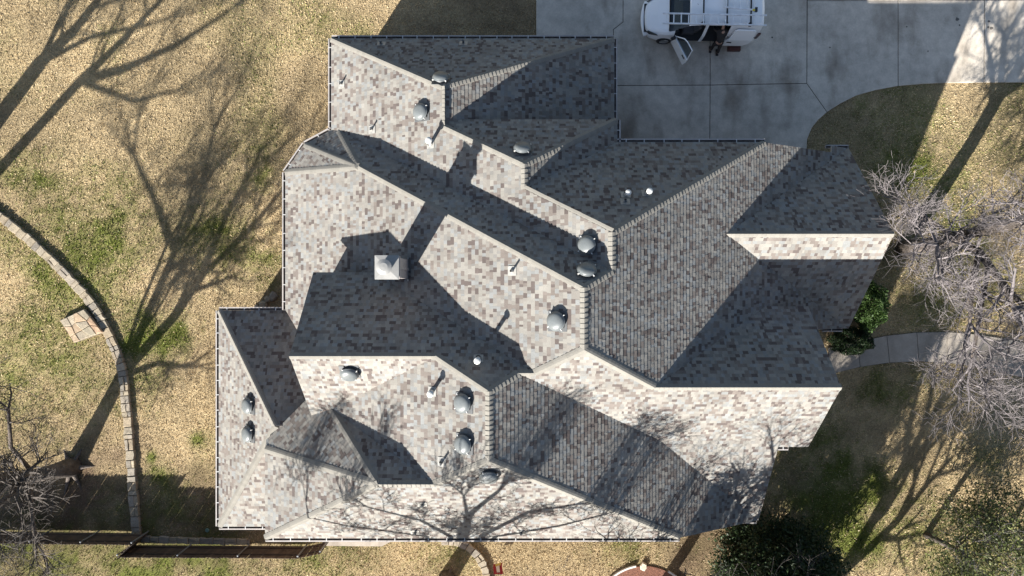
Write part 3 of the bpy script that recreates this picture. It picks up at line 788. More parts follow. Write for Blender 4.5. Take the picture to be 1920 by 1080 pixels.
def reparent_zero(o):   # meshes are written in world coordinates: undo the parent's offset
    for ch in o.children: ch.matrix_parent_inverse = Matrix.Translation(-Vector(o.location))
stone_run(wall_path, .37, sw, .17, .18, .50)
stone_run([(266,1010),(330,1012),(400,1014),(470,1016)], .26, sw, .12, .3, .6)
reparent_zero(sw)
st = tag(empty('stone_steps', gp(158, 610)), 'two flagstone steps joined to the curving stone wall', 'steps')
q0, q1, q2, q3 = [Vector(G2(*p)) for p in ((118,600),(164,579),(199,622),(144,642))]
m = MB(); m.prism(ccw([tuple(p) for p in (q0, q1, q2, q3)]), -.05, .20); m.build('core', M_MORT, st)
NI, NJ = 4, 3
gridp = [[None]*(NJ+1) for _ in range(NI+1)]
for i in range(NI+1):
    for j in range(NJ+1):
        s_, t = i/NI, j/NJ
        jx = 0 if i in (0, NI) else random.uniform(-.09, .09); jy = 0 if j in (0, NJ) else random.uniform(-.09, .09)
        s_ += jx; t += jy
        gridp[i][j] = (q0.lerp(q1, s_)).lerp(q3.lerp(q2, s_), t)
for i in range(NI):
    for j in range(NJ):
        c4_ = [gridp[i][j], gridp[i+1][j], gridp[i+1][j+1], gridp[i][j+1]]; ce = sum(c4_, Vector((0, 0)))/4
        pts = []
        for k_ in range(4):
            a, b_ = c4_[k_], c4_[(k_+1) % 4]
            pts.append(tuple(ce+(a-ce)*.95)); mid = (a+b_)/2
            pts.append(tuple(ce+(mid-ce)*random.uniform(.93, 1.0)))
        k_ = 1.05 if (i+j) % 2 else .98
        stone(ccw(pts), 0, .30 if i >= 2 else .24, st, np.array(random.choice([(.33, .25, .17), (.31, .27, .20), (.35, .24, .16), (.28, .24, .18)]))*random.uniform(.9, 1.1)*k_)
reparent_zero(st)
# half-buried rocks by the house corner
for i, (u, v, r) in enumerate(((495,572,.22),(503,561,.17),(513,556,.24),(482,577,.14))):
    p = gp(u, v); pts = []
    for k_ in range(7):
        a = 2*pi*k_/7; rr = r*random.uniform(.75, 1.1); pts.append((rr*math.cos(a), rr*math.sin(a)))
    m = MB(); n = 7
    vs_ = [(x_, y_, -.05) for x_, y_ in pts]+[(x_*.95, y_*.95, .08) for x_, y_ in pts]+[(x_*.55, y_*.55, .13) for x_, y_ in pts]
    m.add(vs_, [tuple(range(14, 21))]+[f for a in range(7) for f in ((a, (a+1) % 7, 7+(a+1) % 7, 7+a), (7+a, 7+(a+1) % 7, 14+(a+1) % 7, 14+a))], 0, tuple(scol(.9)))
    o = m.build('rock', M_STONE); o.location = p
    tag(o, ['tan rock half buried beside the inner house corner, lowest left of three', 'small tan rock in the middle of the rocks at the house corner', 'largest tan rock against the wall in the inner house corner', 'smallest pale rock just above the low wing gutter corner'][i], 'rock', 'rocks at the inner house corner')

# ------------------------------------------------------------------ board fence
fn = tag(empty('fence', (-16, -10.8, 0)), 'dark stained wooden picket fence on steel posts south of the yard', 'fence')
FH = 1.45
def wcol(): return tuple(np.array((.055, .038, .027))*random.uniform(.6, 1.45))
pk_cache = []
for i in range(6):
    m = MB(); hw_ = .068
    h = FH+random.uniform(-.02, .02)
    m.add([(-hw_, -.01, .04), (hw_, -.01, .04), (hw_, -.01, h-.04), (hw_*.5, -.01, h), (-hw_*.5, -.01, h), (-hw_, -.01, h-.04),
           (-hw_, .01, .04), (hw_, .01, .04), (hw_, .01, h-.04), (hw_*.5, .01, h), (-hw_*.5, .01, h), (-hw_, .01, h-.04)],
          [(0, 1, 2, 3, 4, 5), (11, 10, 9, 8, 7, 6)]+[((i_+1) % 6, i_, 6+i_, 6+(i_+1) % 6) for i_ in range(6)], 0, wcol())
    pk_cache.append(m.mesh('picket', M_WOOD))
m = MB(); m.tube([(0, 0, 0), (0, 0, FH-.06)], .03, 8); m.tube([(0, 0, FH-.06), (0, 0, FH-.03), (0, 0, FH-.01)], [.04, .04, .015], 8); post_me = m.mesh('post', M_GALV)
def fence_run(a, b_, posts=True, first=True):
    a, b_ = Vector((*a, 0)), Vector((*b_, 0)); d = b_-a; L = d.length; d.normalize(); nn = Vector((-d.y, d.x, 0))
    if nn.y < 0: nn = -nn
    ang_ = math.atan2(d.y, d.x); n = int(L/.143)
    for i in range(n):
        o = bpy.data.objects.new('picket', random.choice(pk_cache)); link(o, fn)
        o.location = a+d*((i+.5)*L/n)-fn.location; o.rotation_euler = (random.uniform(-.006, .006), random.uniform(-.01, .01), ang_)
    for z in (.35, 1.1):
        m = MB(); M = Matrix.Translation(a-fn.location) @ Matrix.Rotation(ang_, 4, 'Z')
        s_ = 1 if (Matrix.Rotation(ang_, 4, 'Z') @ Vector((0, 1, 0))).dot(nn) > 0 else -1
        y0, y1 = sorted((s_*.012, s_*.05)); m.box((0, y0, z-.045), (L, y1, z+.045), 0, wcol(), M); m.build('rail', M_WOOD, fn)
    if posts:
        k_ = max(1, int(round(L/2.3)))
        for i in range(k_+1):
            o = bpy.data.objects.new('post', post_me); link(o, fn); o.location = a+d*(L*i/k_)+nn*.085-fn.location
fence_run((-24.6, -10.70), (-16.0, -10.79)); fence_run((-16.0, -10.79), (-16.55, -11.31), False); fence_run((-16.6, -11.31), (-9.0, -11.36)); fence_run((-9.0, -11.36), (-8.05, -11.16))

# ------------------------------------------------------------------ trees
class Tree:
    def __init__(s, seed, rmin=.0045): s.r = random.Random(seed); s.seg = []; s.tips = []; s.rmin = rmin
    def limb(s, pts, radii, depth): s.seg.append(([Vector(p) for p in pts], list(radii), depth))
    def grow(s, p, d, L, r, depth, maxd, nchild, spread=.75, up=.12, shrink=.62, wig=.25, bias=None):
        R = s.r; n = 4 if depth < maxd-1 else 3
        pts = [p.copy()]; rad = [r]; dd = d.normalized()
        for i in range(n):
            dd = (dd+Vector((R.uniform(-wig, wig), R.uniform(-wig, wig), R.uniform(-wig, wig)+up))).normalized()
            if bias is not None: dd = (dd+bias*.06).normalized()
            pts.append(pts[-1]+dd*(L/n)); rad.append(max(s.rmin, r*(1-.62*(i+1)/n)))
        s.seg.append((pts, rad, depth))
        if depth >= maxd: s.tips.append(pts[-1]); s.tips.append(pts[-2]); return
        k = nchild[min(depth, len(nchild)-1)]
        for i in range(k):
            t = .30+.70*(i+R.random()*.7)/k; t = min(t, .999)
            f = t*n; j = min(int(f), n-1); q = pts[j].lerp(pts[j+1], f-j); rq = rad[j]*(1-(f-j))+rad[j+1]*(f-j)
            base = (pts[j+1]-pts[j]).normalized()
            perp = base.orthogonal().normalized(); perp = Matrix.Rotation(R.uniform(0, 2*pi), 3, base) @ perp
            nd = (base*R.uniform(.55, .95)+perp*spread*R.uniform(.7, 1.25)).normalized()
            s.grow(q, nd, L*shrink*R.uniform(.75, 1.2), max(s.rmin*1.1, min(rq*.78, r*.62)), depth+1, maxd, nchild, spread, up, shrink, wig, bias)
    def build(s, name, label, cat, loc, mt, mc, group=None, split=1, root_flare=None):
        o = tag(empty(name, loc), label, cat, group); L = Vector(loc)
        a, b_ = MB(), MB()
        for pts, rad, dep in s.seg:
            pl = [p-L for p in pts]
            if dep <= split: a.tube(pl, rad, 10 if dep == 0 else 8)
            else: b_.tube(pl, rad, 5 if dep == split+1 else 3, caps=False)
        if root_flare:
            for k_ in range(6):
                an = k_*2*pi/6+s.r.uniform(-.3, .3); e = s.r.uniform(.7, 1.3)*root_flare
                a.tube([(0, 0, .35), (math.cos(an)*.3, math.sin(an)*.3, .13), (math.cos(an)*e, math.sin(an)*e, .02), (math.cos(an)*e*1.5, math.sin(an)*e*1.5, -.05)], [.16, .11, .06, .02], 7)
        a.build('trunk', mt, o, smooth=True); b_.build('crown', mc, o)
        return o

def leaves(tips, n, sp, size, cols, name, parent, loc, seed=1, flat=.0):
    r = np.random.default_rng(seed); T = np.array([tuple(t) for t in tips]); L = np.array(tuple(loc))
    c = T[r.integers(0, len(T), n)]+r.normal(0, sp, (n, 3))-L
    return leaf_cloud(c, size, cols, name, parent, r)
def leaf_cloud(c, size, cols, name, parent, r):
    n = len(c)
    a = r.normal(0, 1, (n, 3)); a /= np.linalg.norm(a, axis=1)[:, None]
    b_ = r.normal(0, 1, (n, 3)); b_ -= (b_*a).sum(1)[:, None]*a; b_ /= np.linalg.norm(b_, axis=1)[:, None]
    l = size*r.uniform(.6, 1.3, n)[:, None]
    V_ = np.stack([c-a*l, c-b_*l*.42, c+a*l, c+b_*l*.42], 1)
    col = np.array(cols)[r.integers(0, len(cols), n)]*r.uniform(.65, 1.3, n)[:, None]
    return np_mesh(name, V_, 4, M_LEAF, col, parent)

# bare tree in the front yard, leaning out from beside the entry path
B = gp(1695, 466); T1 = Tree(5)
trk = [B+Vector((0, 0, -.1)), B+Vector((.0, .05, 1.2)), B+Vector((.05, .1, 2.6)), B+Vector((-.05, .22, 3.9))]
T1.limb(trk, [.40, .32, .28, .26], 0)
lim = [([(0, .22, 3.9), (.15, .45, 5.2), (.3, .55, 6.6), (.3, .6, 7.8)], .23), ([(-.05, .2, 3.7), (.3, -.4, 4.6), (.35, -1.4, 5.6), (.3, -2.4, 6.4)], .17),
       ([(-.05, .2, 3.8), (-.9, .2, 4.7), (-1.9, -.2, 5.6)], .13), ([(0, .2, 3.4), (-.9, .5, 4.3), (-1.9, .9, 4.9)], .10), ([(.2, .3, 5.0), (1.3, .6, 6.0), (2.4, .2, 6.8)], .11),
       ([(.2, -.5, 4.7), (-.5, -1.6, 5.4), (-.9, -3.0, 5.9)], .12), ([(.3, -1.2, 5.4), (1.0, -2.6, 6.2), (1.2, -4.2, 6.8)], .11), ([(.25, -.9, 5.2), (-.3, -2.4, 5.6), (-1.0, -4.2, 6.2)], .10)]
for pl, r in lim:
    pts = [B+Vector(p) for p in pl]; k_ = len(pts)
    T1.limb(pts, [r*(1-.45*i/(k_-1)) for i in range(k_)], 1)
    d = (pts[-1]-pts[-2]).normalized()
    for i in range(3):
        T1.grow(pts[-1], d+Vector((T1.r.uniform(-.7, .7), T1.r.uniform(-.7, .7), T1.r.uniform(-.4, .35))), 1.9, r*.5, 2, 5, [0, 0, 6, 6, 5], .85, .0, .62, .3)
    for i in range(4):
        t = T1.r.random(); q = pts[-2].lerp(pts[-1], t) if i % 2 else pts[0].lerp(pts[1], .4+.6*t)
        T1.grow(q, Vector((T1.r.uniform(-1, 1), T1.r.uniform(-1, 1), T1.r.uniform(-.1, .6))), 1.6, r*.38, 2, 5, [0, 0, 5, 5, 4], .9, .0, .62, .28)
T1.build('bare_tree', 'large leafless tree with pale twigs spreading over the front yard', 'tree', B, M_BARK, M_TWIG, root_flare=.35)

# bare tree at the lower left, with exposed roots
B = gp(137, 876); T2_ = Tree(8, .006)
sh = lambda u, v, z: (lambda s_: Vector((s_.x-z*KS*math.sin(SUN_AZ), s_.y-z*KS*math.cos(SUN_AZ), z)))(gp(u, v))
fork = sh(232, 698, 2.3)
T2_.limb([B+Vector((0, 0, -.1)), B.lerp(fork, .5)+Vector((0, 0, .05)), fork], [.46, .31, .27], 0)
def limb_to(T, start, pts, r0, r1, depth=1, kids=3, L=2.0, nch=(0, 0, 5, 4, 4), maxd=5, side=4):
    pl = [start]+pts; k_ = len(pl)
    T.limb(pl, [r0+(r1-r0)*i/(k_-1) for i in range(k_)], depth)
    d = (pl[-1]-pl[-2]).normalized()
    for i in range(kids): T.grow(pl[-1], d+Vector((T.r.uniform(-.6, .6), T.r.uniform(-.6, .6), T.r.uniform(-.2, .5))), L, r1*.75, 2, maxd, list(nch), .75, .04, .64, .22)
    for i in range(side):
        j = T.r.randint(0, k_-2); q = pl[j].lerp(pl[j+1], T.r.uniform(.35, 1))
        T.grow(q, d*.4+Vector((T.r.uniform(-1, 1), T.r.uniform(-1, 1), T.r.uniform(.0, .6))), L*.8, r1*.55, 2, maxd, list(nch), .8, .03, .62, .24)
limb_to(T2_, fork, [sh(285, 570, 3.8), sh(328, 470, 5.2)], .21, .14)
l2 = [sh(330, 590, 3.6), sh(380, 515, 4.5)]; limb_to(T2_, fork, l2, .22, .16, kids=1)
limb_to(T2_, l2[-1], [sh(425, 400, 5.8), sh(470, 320, 7.2)], .14, .09)
limb_to(T2_, l2[-1], [sh(460, 440, 5.6), sh(535, 350, 6.9)], .13, .085)
limb_to(T2_, sh(328, 470, 5.2), [sh(300, 400, 6.0), sh(250, 290, 7.0)], .12, .07)
limb_to(T2_, sh(328, 470, 5.2), [sh(370, 385, 6.3), sh(400, 250, 7.8)], .12, .07)
limb_to(T2_, fork+Vector((0, 0, -.3)), [fork+Vector((-.2, 1.4, .8)), fork+Vector((.2, 3.0, 1.5))], .10, .06, kids=2, L=1.8)
limb_to(T2_, fork+Vector((0, 0, -.1)), [fork+Vector((.6, -1.0, .8)), fork+Vector((1.2, -2.2, 1.4))], .10, .06, kids=2, L=1.6)
T2_.build('bare_tree', 'leafless tree with spreading roots at the lower left beside the fence', 'tree', B, M_BARK, M_TWIGD, root_flare=.75)

# neighbouring trees whose shadows lie over the back lawn
def far_tree(seed, base_px, fork_px, fz, limbs, label, r0=.34):
    T = Tree(seed); b0 = gp(*base_px); f = sh(*fork_px, fz)
    T.limb([b0, b0.lerp(f, .5), f], [r0*1.25, r0, r0*.85], 0)
    for pts, ra, rb in limbs:
        limb_to(T, f, [sh(u, v, z) for u, v, z in pts], ra, rb, L=2.4, kids=3, side=3, maxd=4)
    T.build('bare_tree', label, 'tree', b0, M_BARK, M_TWIGD, root_flare=.5)
far_tree(21, (-118, 375), (75, 118), 3.4, [([(140,55,4.6),(215,-40,6.6)], .25, .14), ([(95,75,4.2),(140,-10,5.8)], .16, .09), ([(170,70,5.5),(300,40,7.5)], .10, .05)], 'leafless yard tree standing just beyond the left edge, casting the thick shadow', .36)
far_tree(22, (-150, 480), (150, 152), 4.6, [([(205,100,5.6),(310,-8,7.6)], .18, .1), ([(235,128,6.0),(330,85,7.2),(430,20,9.0)], .15, .07), ([(250,190,6.5),(330,170,8.0)], .09, .05)], 'leafless slim yard tree farther back beyond the left edge', .22)
# tree south of the house: its branches shade the south slope
B = gp(838, 1085); T3_ = Tree(31, .0115)
f = B+Vector((.05, .1, 3.0)); T3_.limb([B+Vector((0, 0, -.1)), B+Vector((0, .03, 1.5)), f], [.40, .29, .25], 0)
def on_b6(u, v, t):    # a point t metres up the sun ray from the south slope
    p = onp('B6', u, v); return p+SUNV*t
for pts, ra, rb in (([on_b6(865,1000,6.6), on_b6(885,960,6.9), on_b6(935,920,7.2)], .19, .08), ([on_b6(905,1003,6.4), on_b6(990,960,6.4), on_b6(1080,945,6.2)], .15, .06), ([on_b6(845,1005,6.4), on_b6(790,975,6.6), on_b6(690,950,6.6)], .12, .04),
                    ([on_b6(880,985,6.8), on_b6(870,930,7.2)], .10, .05), ([on_b6(930,1005,6.0), on_b6(1050,985,5.8), on_b6(1130,965,5.6)], .11, .05), ([on_b6(800,1005,6.2), on_b6(650,985,6.6), on_b6(560,965,6.8)], .09, .03)):
    limb_to(T3_, f, pts, ra, rb, L=1.4, kids=4, side=6, maxd=5, nch=(0, 0, 5, 4, 3))
T3_.build('bare_tree', 'leafless tree inside the ring of stones south of the house', 'tree', B, M_BARK, M_TWIG, root_flare=.3)
# evergreen by the south-east corner
B = gp(1432, 1042); T4_ = Tree(41)
T4_.grow(B, Vector((0, 0, 1)), 4.2, .16, 0, 3, [9, 7, 5], .95, .1, .55, .12)
ev = T4_.build('evergreen_tree', 'dense dark evergreen tree crowding the south-east roof corner', 'tree', B, M_BARK, M_TWIGD)
r = np.random.default_rng(5); cl = []
for i in range(360):
    a = r.uniform(0, 2*pi); hz = r.uniform(.3, 6.3); rad = (2.2*(1-(hz/6.9)**2.2)+.15)*math.sqrt(r.uniform(.25, 1))
    c0 = np.array((math.cos(a)*rad, math.sin(a)*rad*.85, hz))
    k_ = r.integers(110, 240); cl.append(c0+r.normal(0, 1, (k_, 3))*np.array((.28, .28, .2)))
leaf_cloud(np.vstack(cl), .08, [(.018, .034, .012), (.024, .046, .016), (.013, .026, .010), (.036, .06, .022)], 'foliage', ev, r)
# small-leaved oak at the lower right
B = gp(1737, 1003); T5_ = Tree(51)
T5_.limb([B+Vector((0, 0, -.1)), B+Vector((.05, .05, 1.2)), B+Vector((.2, 0, 2.2))], [.15, .12, .10], 0)
for i in range(7):
    a = i*2*pi/7+.4
    T5_.grow(B+Vector((.15, 0, 1.7+.12*i)), Vector((math.cos(a), math.sin(a), T5_.r.uniform(.3, 1.3))), T5_.r.uniform(1.3, 2.4), .038, 1, 4, [0, 7, 5, 4], .9, .02, .62, .42)
ok_ = T5_.build('oak_tree', 'small evergreen oak with sparse olive leaves at the lower right', 'tree', B, M_BARK, M_TWIG)
leaves(T5_.tips, 10500, .24, .068, [(.10, .125, .035), (.13, .145, .045), (.07, .09, .03), (.16, .165, .07)], 'foliage', ok_, B, 3)
B = gp(1878, 1010); T6_ = Tree(61)
T6_.limb([B+Vector((0, 0, -.1)), B+Vector((0, .05, 1.0)), B+Vector((-.1, .1, 1.9))], [.14, .11, .09], 0)
for i in range(7):
    a = i*2*pi/7+.1
    T6_.grow(B+Vector((-.08, .1, 1.4+.12*i)), Vector((math.cos(a), math.sin(a), T6_.r.uniform(.3, 1.3))), T6_.r.uniform(1.3, 2.4), .036, 1, 4, [0, 7, 5, 4], .9, .02, .62, .42)
ok2 = T6_.build('oak_tree', 'second small evergreen oak at the lower right corner with grey twigs', 'tree', B, M_BARK, M_TWIG)
leaves(T6_.tips, 12000, .24, .066, [(.085, .11, .04), (.11, .13, .05), (.06, .08, .03), (.17, .175, .10)], 'foliage', ok2, B, 4)
# taller bare tree off the lower right, shading the front lawn and the lower front slope
B = gp(1490, 1245); T7_ = Tree(71, .008)
T7_.grow(B, Vector((-.08, .1, 1)), 6.6, .3, 0, 5, [6, 6, 5, 4, 3], .75, .1, .66, .2)
T7_.build('bare_tree', 'leafless tree beyond the bottom edge casting long branch shadows on the front lawn', 'tree', B, M_BARK, M_TWIGD)
B = gp(1205, 1150); T8_ = Tree(81)
T8_.grow(B, Vector((.05, .0, 1)), 6.5, .26, 0, 5, [7, 6, 5, 4, 3], .7, .12, .64, .2)
tl = T8_.build('yard_tree', 'tall half-bare tree behind the red mulch bed shading the right roof slope', 'tree', B, M_BARK, M_TWIGD)
r = np.random.default_rng(8); cl = []
for i in range(46):
    c0 = np.array((5.2, -12.6, 7.1))-np.array(tuple(B))+r.normal(0, 1, 3)*np.array((.95, .6, .6)); cl.append(c0+r.normal(0, .17, (int(r.integers(40, 120)), 3)))
leaf_cloud(np.vstack(cl), .085, [(.03, .05, .018), (.045, .07, .025)], 'foliage', tl, r)
# shrubs by the entry
def shrub(u, v, rx, ry, h, n, cols, label, seed, size=.05):
    p = gp(u, v); o = tag(empty('shrub', p), label, 'shrub'); r = np.random.default_rng(seed)
    s_ = MB()
    for i in range(9):
        a = r.uniform(0, 2*pi); s_.tube([(0, 0, 0), (math.cos(a)*rx*.35, math.sin(a)*ry*.35, h*.5), (math.cos(a)*rx*.7, math.sin(a)*ry*.7, h*.85)], [.02, .014, .006], 5)
    s_.build('stems', M_BARK, o)
    d = r.normal(0, 1, (n, 3)); d[:, 2] = np.abs(d[:, 2]); d /= np.linalg.norm(d, axis=1)[:, None]
    lump = 1+.16*np.sin(d[:, 0]*6+seed)*np.cos(d[:, 1]*7+seed*2)
    c = d*np.array((rx, ry, h))*(lump*r.uniform(.62, 1.03, n)**.6)[:, None]
    leaf_cloud(c, size, cols, 'foliage', o, r)
shrub(1622, 572, .62, 1.15, 1.5, 7000, [(.05, .095, .02), (.07, .13, .03), (.035, .07, .018), (.10, .17, .05)], 'leafy green shrub in sunlight beside the front gable', 3, .06)
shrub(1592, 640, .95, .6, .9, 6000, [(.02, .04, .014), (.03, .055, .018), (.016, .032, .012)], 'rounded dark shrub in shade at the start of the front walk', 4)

# ------------------------------------------------------------------ beds south of the house
bed = tag(empty('mulch_bed', gp(1208, 1152)), 'round red mulch bed with a pale metal edging at the bottom edge', 'flower bed')
m = MB(); m.lathe([(2.14, 0), (2.14, .05), (1.4, .09), (0, .10)], 48); m.build('mulch', mat('red_mulch', (.17, .075, .048), .95, noise=[(12, .3, 4), (45, .4, 3)], bump=(40, 1, .04)), bed)
for a0_, a1_ in ((100, 160), (24, 62)):
    m = MB(); n = 14; A_ = [math.radians(a0_+(a1_-a0_)*i/n) for i in range(n+1)]
    vs_ = [(r_*math.cos(a), r_*math.sin(a), z) for a in A_ for r_, z in ((2.15, -.05), (2.15, .13), (2.22, .13), (2.22, -.05))]
    m.add(vs_, [f for i in range(n) for f in ((4*i, 4*i+4, 4*i+5, 4*i+1), (4*i+1, 4*i+5, 4*i+6, 4*i+2), (4*i+2, 4*i+6, 4*i+7, 4*i+3))])
    m.build('edging', M_PIPEW, bed)
pts = [(.16*math.cos(a)*k_, .16*math.sin(a)*k_) for a, k_ in zip(np.linspace(0, 2*pi, 7)[:-1]+.3, (1.1, 1.25, .95, 1.15, 1.2, .95))]
m = MB(); n = 6
m.add([(x_, y_, 0) for x_, y_ in pts]+[(x_, y_, .12) for x_, y_ in pts]+[(x_*.8, y_*.8, .16) for x_, y_ in pts], [tuple(range(12, 18))]+[f for a in range(6) for f in ((a, (a+1) % 6, 6+(a+1) % 6, 6+a), (6+a, 6+(a+1) % 6, 12+(a+1) % 6, 12+a))], 0, (.45, .39, .31))
o = m.build('block_stone', M_STONE); o.location = gp(1206, 1061); o.rotation_euler = (0, 0, .4); tag(o, 'pale squared stone lying at the edge of the red mulch bed', 'stone')
ringw = tag(empty('stone_ring', gp(848, 1085)), 'curved ring of tan stones around the bare south tree', 'edging')
cpx = (838, 1090); arc = [(cpx[0]+75*math.cos(math.radians(a)), cpx[1]-78*math.sin(math.radians(a))) for a in range(-10, 100, 12)]
stone_run(arc[::-1], .33, ringw, .16, .22, .42); reparent_zero(ringw)
# garden flag
gf = tag(empty('garden_flag', gp(934, 1062)), 'small red, white and yellow garden flag on a stake beside the stone ring', 'flag')
m = MB(); m.tube([(-.2, 0, 0), (-.2, 0, .95)], .012, 6); m.tube([(-.2, 0, .95), (.2, .03, .95)], .01, 6); m.build('stake', M_BLACK, gf)
def cloth(x0_, x1_, z0_, z1_, c, name, off=0.0):
    m = MB(); n = 8; vs_ = []
    for i in range(n+1):
        for j in range(n+1):
            x_ = x0_+(x1_-x0_)*i/n; z_ = z0_+(z1_-z0_)*j/n
            k_ = (.95-z_)
            vs_.append((x_+.02*math.sin(z_*9), .06*math.sin(x_*12)*k_+.42*k_+.03+off, z_+off))
    m.add(vs_, [(i*(n+1)+j, (i+1)*(n+1)+j, (i+1)*(n+1)+j+1, i*(n+1)+j+1) for i in range(n) for j in range(n)])
    mm = mat(name+'_cloth', c, .9); ob = m.build(name, mm, gf); ob.modifiers.new('thick', 'SOLIDIFY').thickness = .006
cloth(-.19, .2, .38, .94, (.22, .012, .022), 'cloth'); cloth(-.06, .08, .42, .85, (.5, .47, .43), 'white_patch', .012); cloth(-.1, .14, .39, .52, (.42, .32, .08), 'yellow_patch', .016)
# sprinkler valve lid
m = MB(); m.lathe([(.09, 0), (.09, .03), (.075, .045), (0, .05)], 16); o = m.build('valve_lid', mat('green_plastic', (.10, .17, .13), .6)); o.location = gp(389, 994); tag(o, 'round grey-green irrigation valve lid in the fence shadow', 'lid')

# ------------------------------------------------------------------ work van on the driveway (x: nose 0 -> tail 4.8, y: -.9 side faces the house)
VZ = .052
van = tag(empty('van', (5.70, 11.66, VZ), math.radians(-1.2)), 'white work van with ladders on the roof and its near doors open', 'van')
KX = [0, .06, .2, .5, .95, 1.15, 1.45, 1.75, 2.2, 3.2, 4.3, 4.68, 4.8]
def kf(vals):
    return lambda x_: float(np.interp(x_, KX, vals))
wlo = kf([.56, .68, .79, .87, .905, .91, .92, .92, .92, .92, .91, .89, .85]); wbe = kf([.50, .62, .73, .81, .865, .88, .895, .90, .905, .905, .90, .87, .83])
zbe = kf([.60, .68, .74, .84, .96, .99, 1.02, 1.04, 1.05, 1.05, 1.05, 1.04, 1.0]); wre = kf([.46, .56, .66, .72, .77, .765, .74, .715, .72, .725, .715, .69, .65])
zre = kf([.66, .745, .81, .92, 1.05, 1.16, 1.44, 1.69, 1.77, 1.79, 1.78, 1.74, 1.66]); ztc = kf([.68, .77, .85, .97, 1.10, 1.22, 1.52, 1.77, 1.84, 1.865, 1.85, 1.80, 1.70])
zlo = kf([.28, .24, .22, .22, .24, .25, .26, .26, .26, .26, .26, .28, .34])
XS = sorted(set([0, .03, .06, .12, .2, .32, .5, .7, .95, 1.0, 1.15, 1.22, 1.3, 1.45, 1.6, 1.70, 1.75, 1.85, 2.0, 2.2, 2.38, 2.5, 2.7, 3.0, 3.2, 3.42, 3.55, 3.8, 4.05, 4.3, 4.5, 4.68, 4.75, 4.8]))
def ringpts(x_):
    h = [(wlo(x_)*.95, zlo(x_)), (wlo(x_), zlo(x_)+.14), (wlo(x_), .62*zbe(x_)), (wbe(x_), zbe(x_)), ((wbe(x_)*.45+wre(x_)*.55), zbe(x_)*.45+zre(x_)*.55), (wre(x_), zre(x_)), (wre(x_)*.86, zre(x_)*.4+ztc(x_)*.6), (wre(x_)*.45, ztc(x_)-.008), (0, ztc(x_))]
    near = [(-a, z) for a, z in h]; far = [(a, z) for a, z in h[:-1]][::-1]
    return near+far
NR = len(ringpts(1))
body = MB(); gl = MB(); wsg = MB()
def bow(x_, y_):   # nose and tail are curved in plan
    return x_ + (.16*(y_/.8)**2*max(0, 1-x_/.9)) - (.05*(y_/.85)**2*max(0, (x_-4.3)/.5))
grid = [[(bow(x_, y_), y_, z_) for y_, z_ in ringpts(x_)] for x_ in XS]
for i in range(len(XS)-1):
    xm = (XS[i]+XS[i+1])/2
    for j in range(NR-1):
        q4 = [grid[i][j], grid[i+1][j], grid[i+1][j+1], grid[i][j+1]]
        side = j if j < 8 else NR-2-j         # 0..7 from sill to roof centre
        near = j < 8
        if near and 1.22 < xm < 2.38 and side <= 4: continue        # front door opening
        if near and 2.5 < xm < 3.42 and side <= 4: continue         # sliding door opening
        if 1.0 < xm < 1.70 and 5 <= side <= 7: wsg.add(q4, [(0, 1, 2, 3)]); continue
        if not near and side in (3, 4) and 1.22 < xm < 2.3 and side <= 4: gl.add(q4, [(0, 1, 2, 3)]); continue
        if side in (0, 1) and ((.55 < xm < 1.2) or (3.5 < xm < 4.2)) and False: continue
        body.add(q4, [(0, 1, 2, 3)])
body.add(grid[0], [tuple(range(NR))]); body.add(grid[-1], [tuple(range(NR))[::-1]])
bo = body.build('body', M_VAN, van, smooth=True); sm = bo.modifiers.new('thick', 'SOLIDIFY'); sm.thickness = .03; sm.offset = -1
es = bo.modifiers.new('split', 'EDGE_SPLIT'); es.split_angle = math.radians(38)
wsg.build('windshield', M_GLASS, van, smooth=True); gl.build('side_window', M_GLASS, van)
# black bands: windshield surround, sills, bumper, grille
t = MB(); t.tube([(bow(1.0, y_)-.015, y_, float(np.interp(abs(y_), [0, .36, .66, .77], [1.145, 1.14, 1.12, 1.08]))+.012) for y_ in np.linspace(-.74, .74, 13)], .022, 6); t.build('cowl', M_BLACK, van)
t = MB(); t.box((.0, -.60, .42), (.12, .60, .60)); t.build('grille', M_BLACK, van)
t = MB(); t.tube([(bow(.0, y_)-.03, y_, .44) for y_ in np.linspace(-.72, .72, 11)], .10, 8); t.build('bumper', M_VAN, van, smooth=True)
t = MB(); t.tube([(bow(.02, y_)+.012, y_, .645) for y_ in np.linspace(-.42, .42, 9)], .018, 6); t.build('hood_seam', M_BLACK, van)
M_LAMP = mat('headlamp_glass', (.05, .055, .06), .12, spec=.9)
for s_ in (-1, 1):
    t = MB(); t.add([(.16, s_*.60, .755), (.50, s_*.80, .885), (.56, s_*.835, .82), (.22, s_*.72, .66), (.10, s_*.62, .66)], [(0, 1, 2, 3, 4)] if s_ < 0 else [(4, 3, 2, 1, 0)])
    t.v = [(x_-.012, y_+s_*.012, z_+.022) for x_, y_, z_ in t.v]
    o = t.build('headlight', M_LAMP, van); o.modifiers.new('thick', 'SOLIDIFY').thickness = .02
    t = MB(); t.box((4.69, s_*.86-.03, .8), (4.79, s_*.86+.03, 1.35)); t.build('tail_light', mat('tail_lamp', (.05, .008, .008), .3), van)
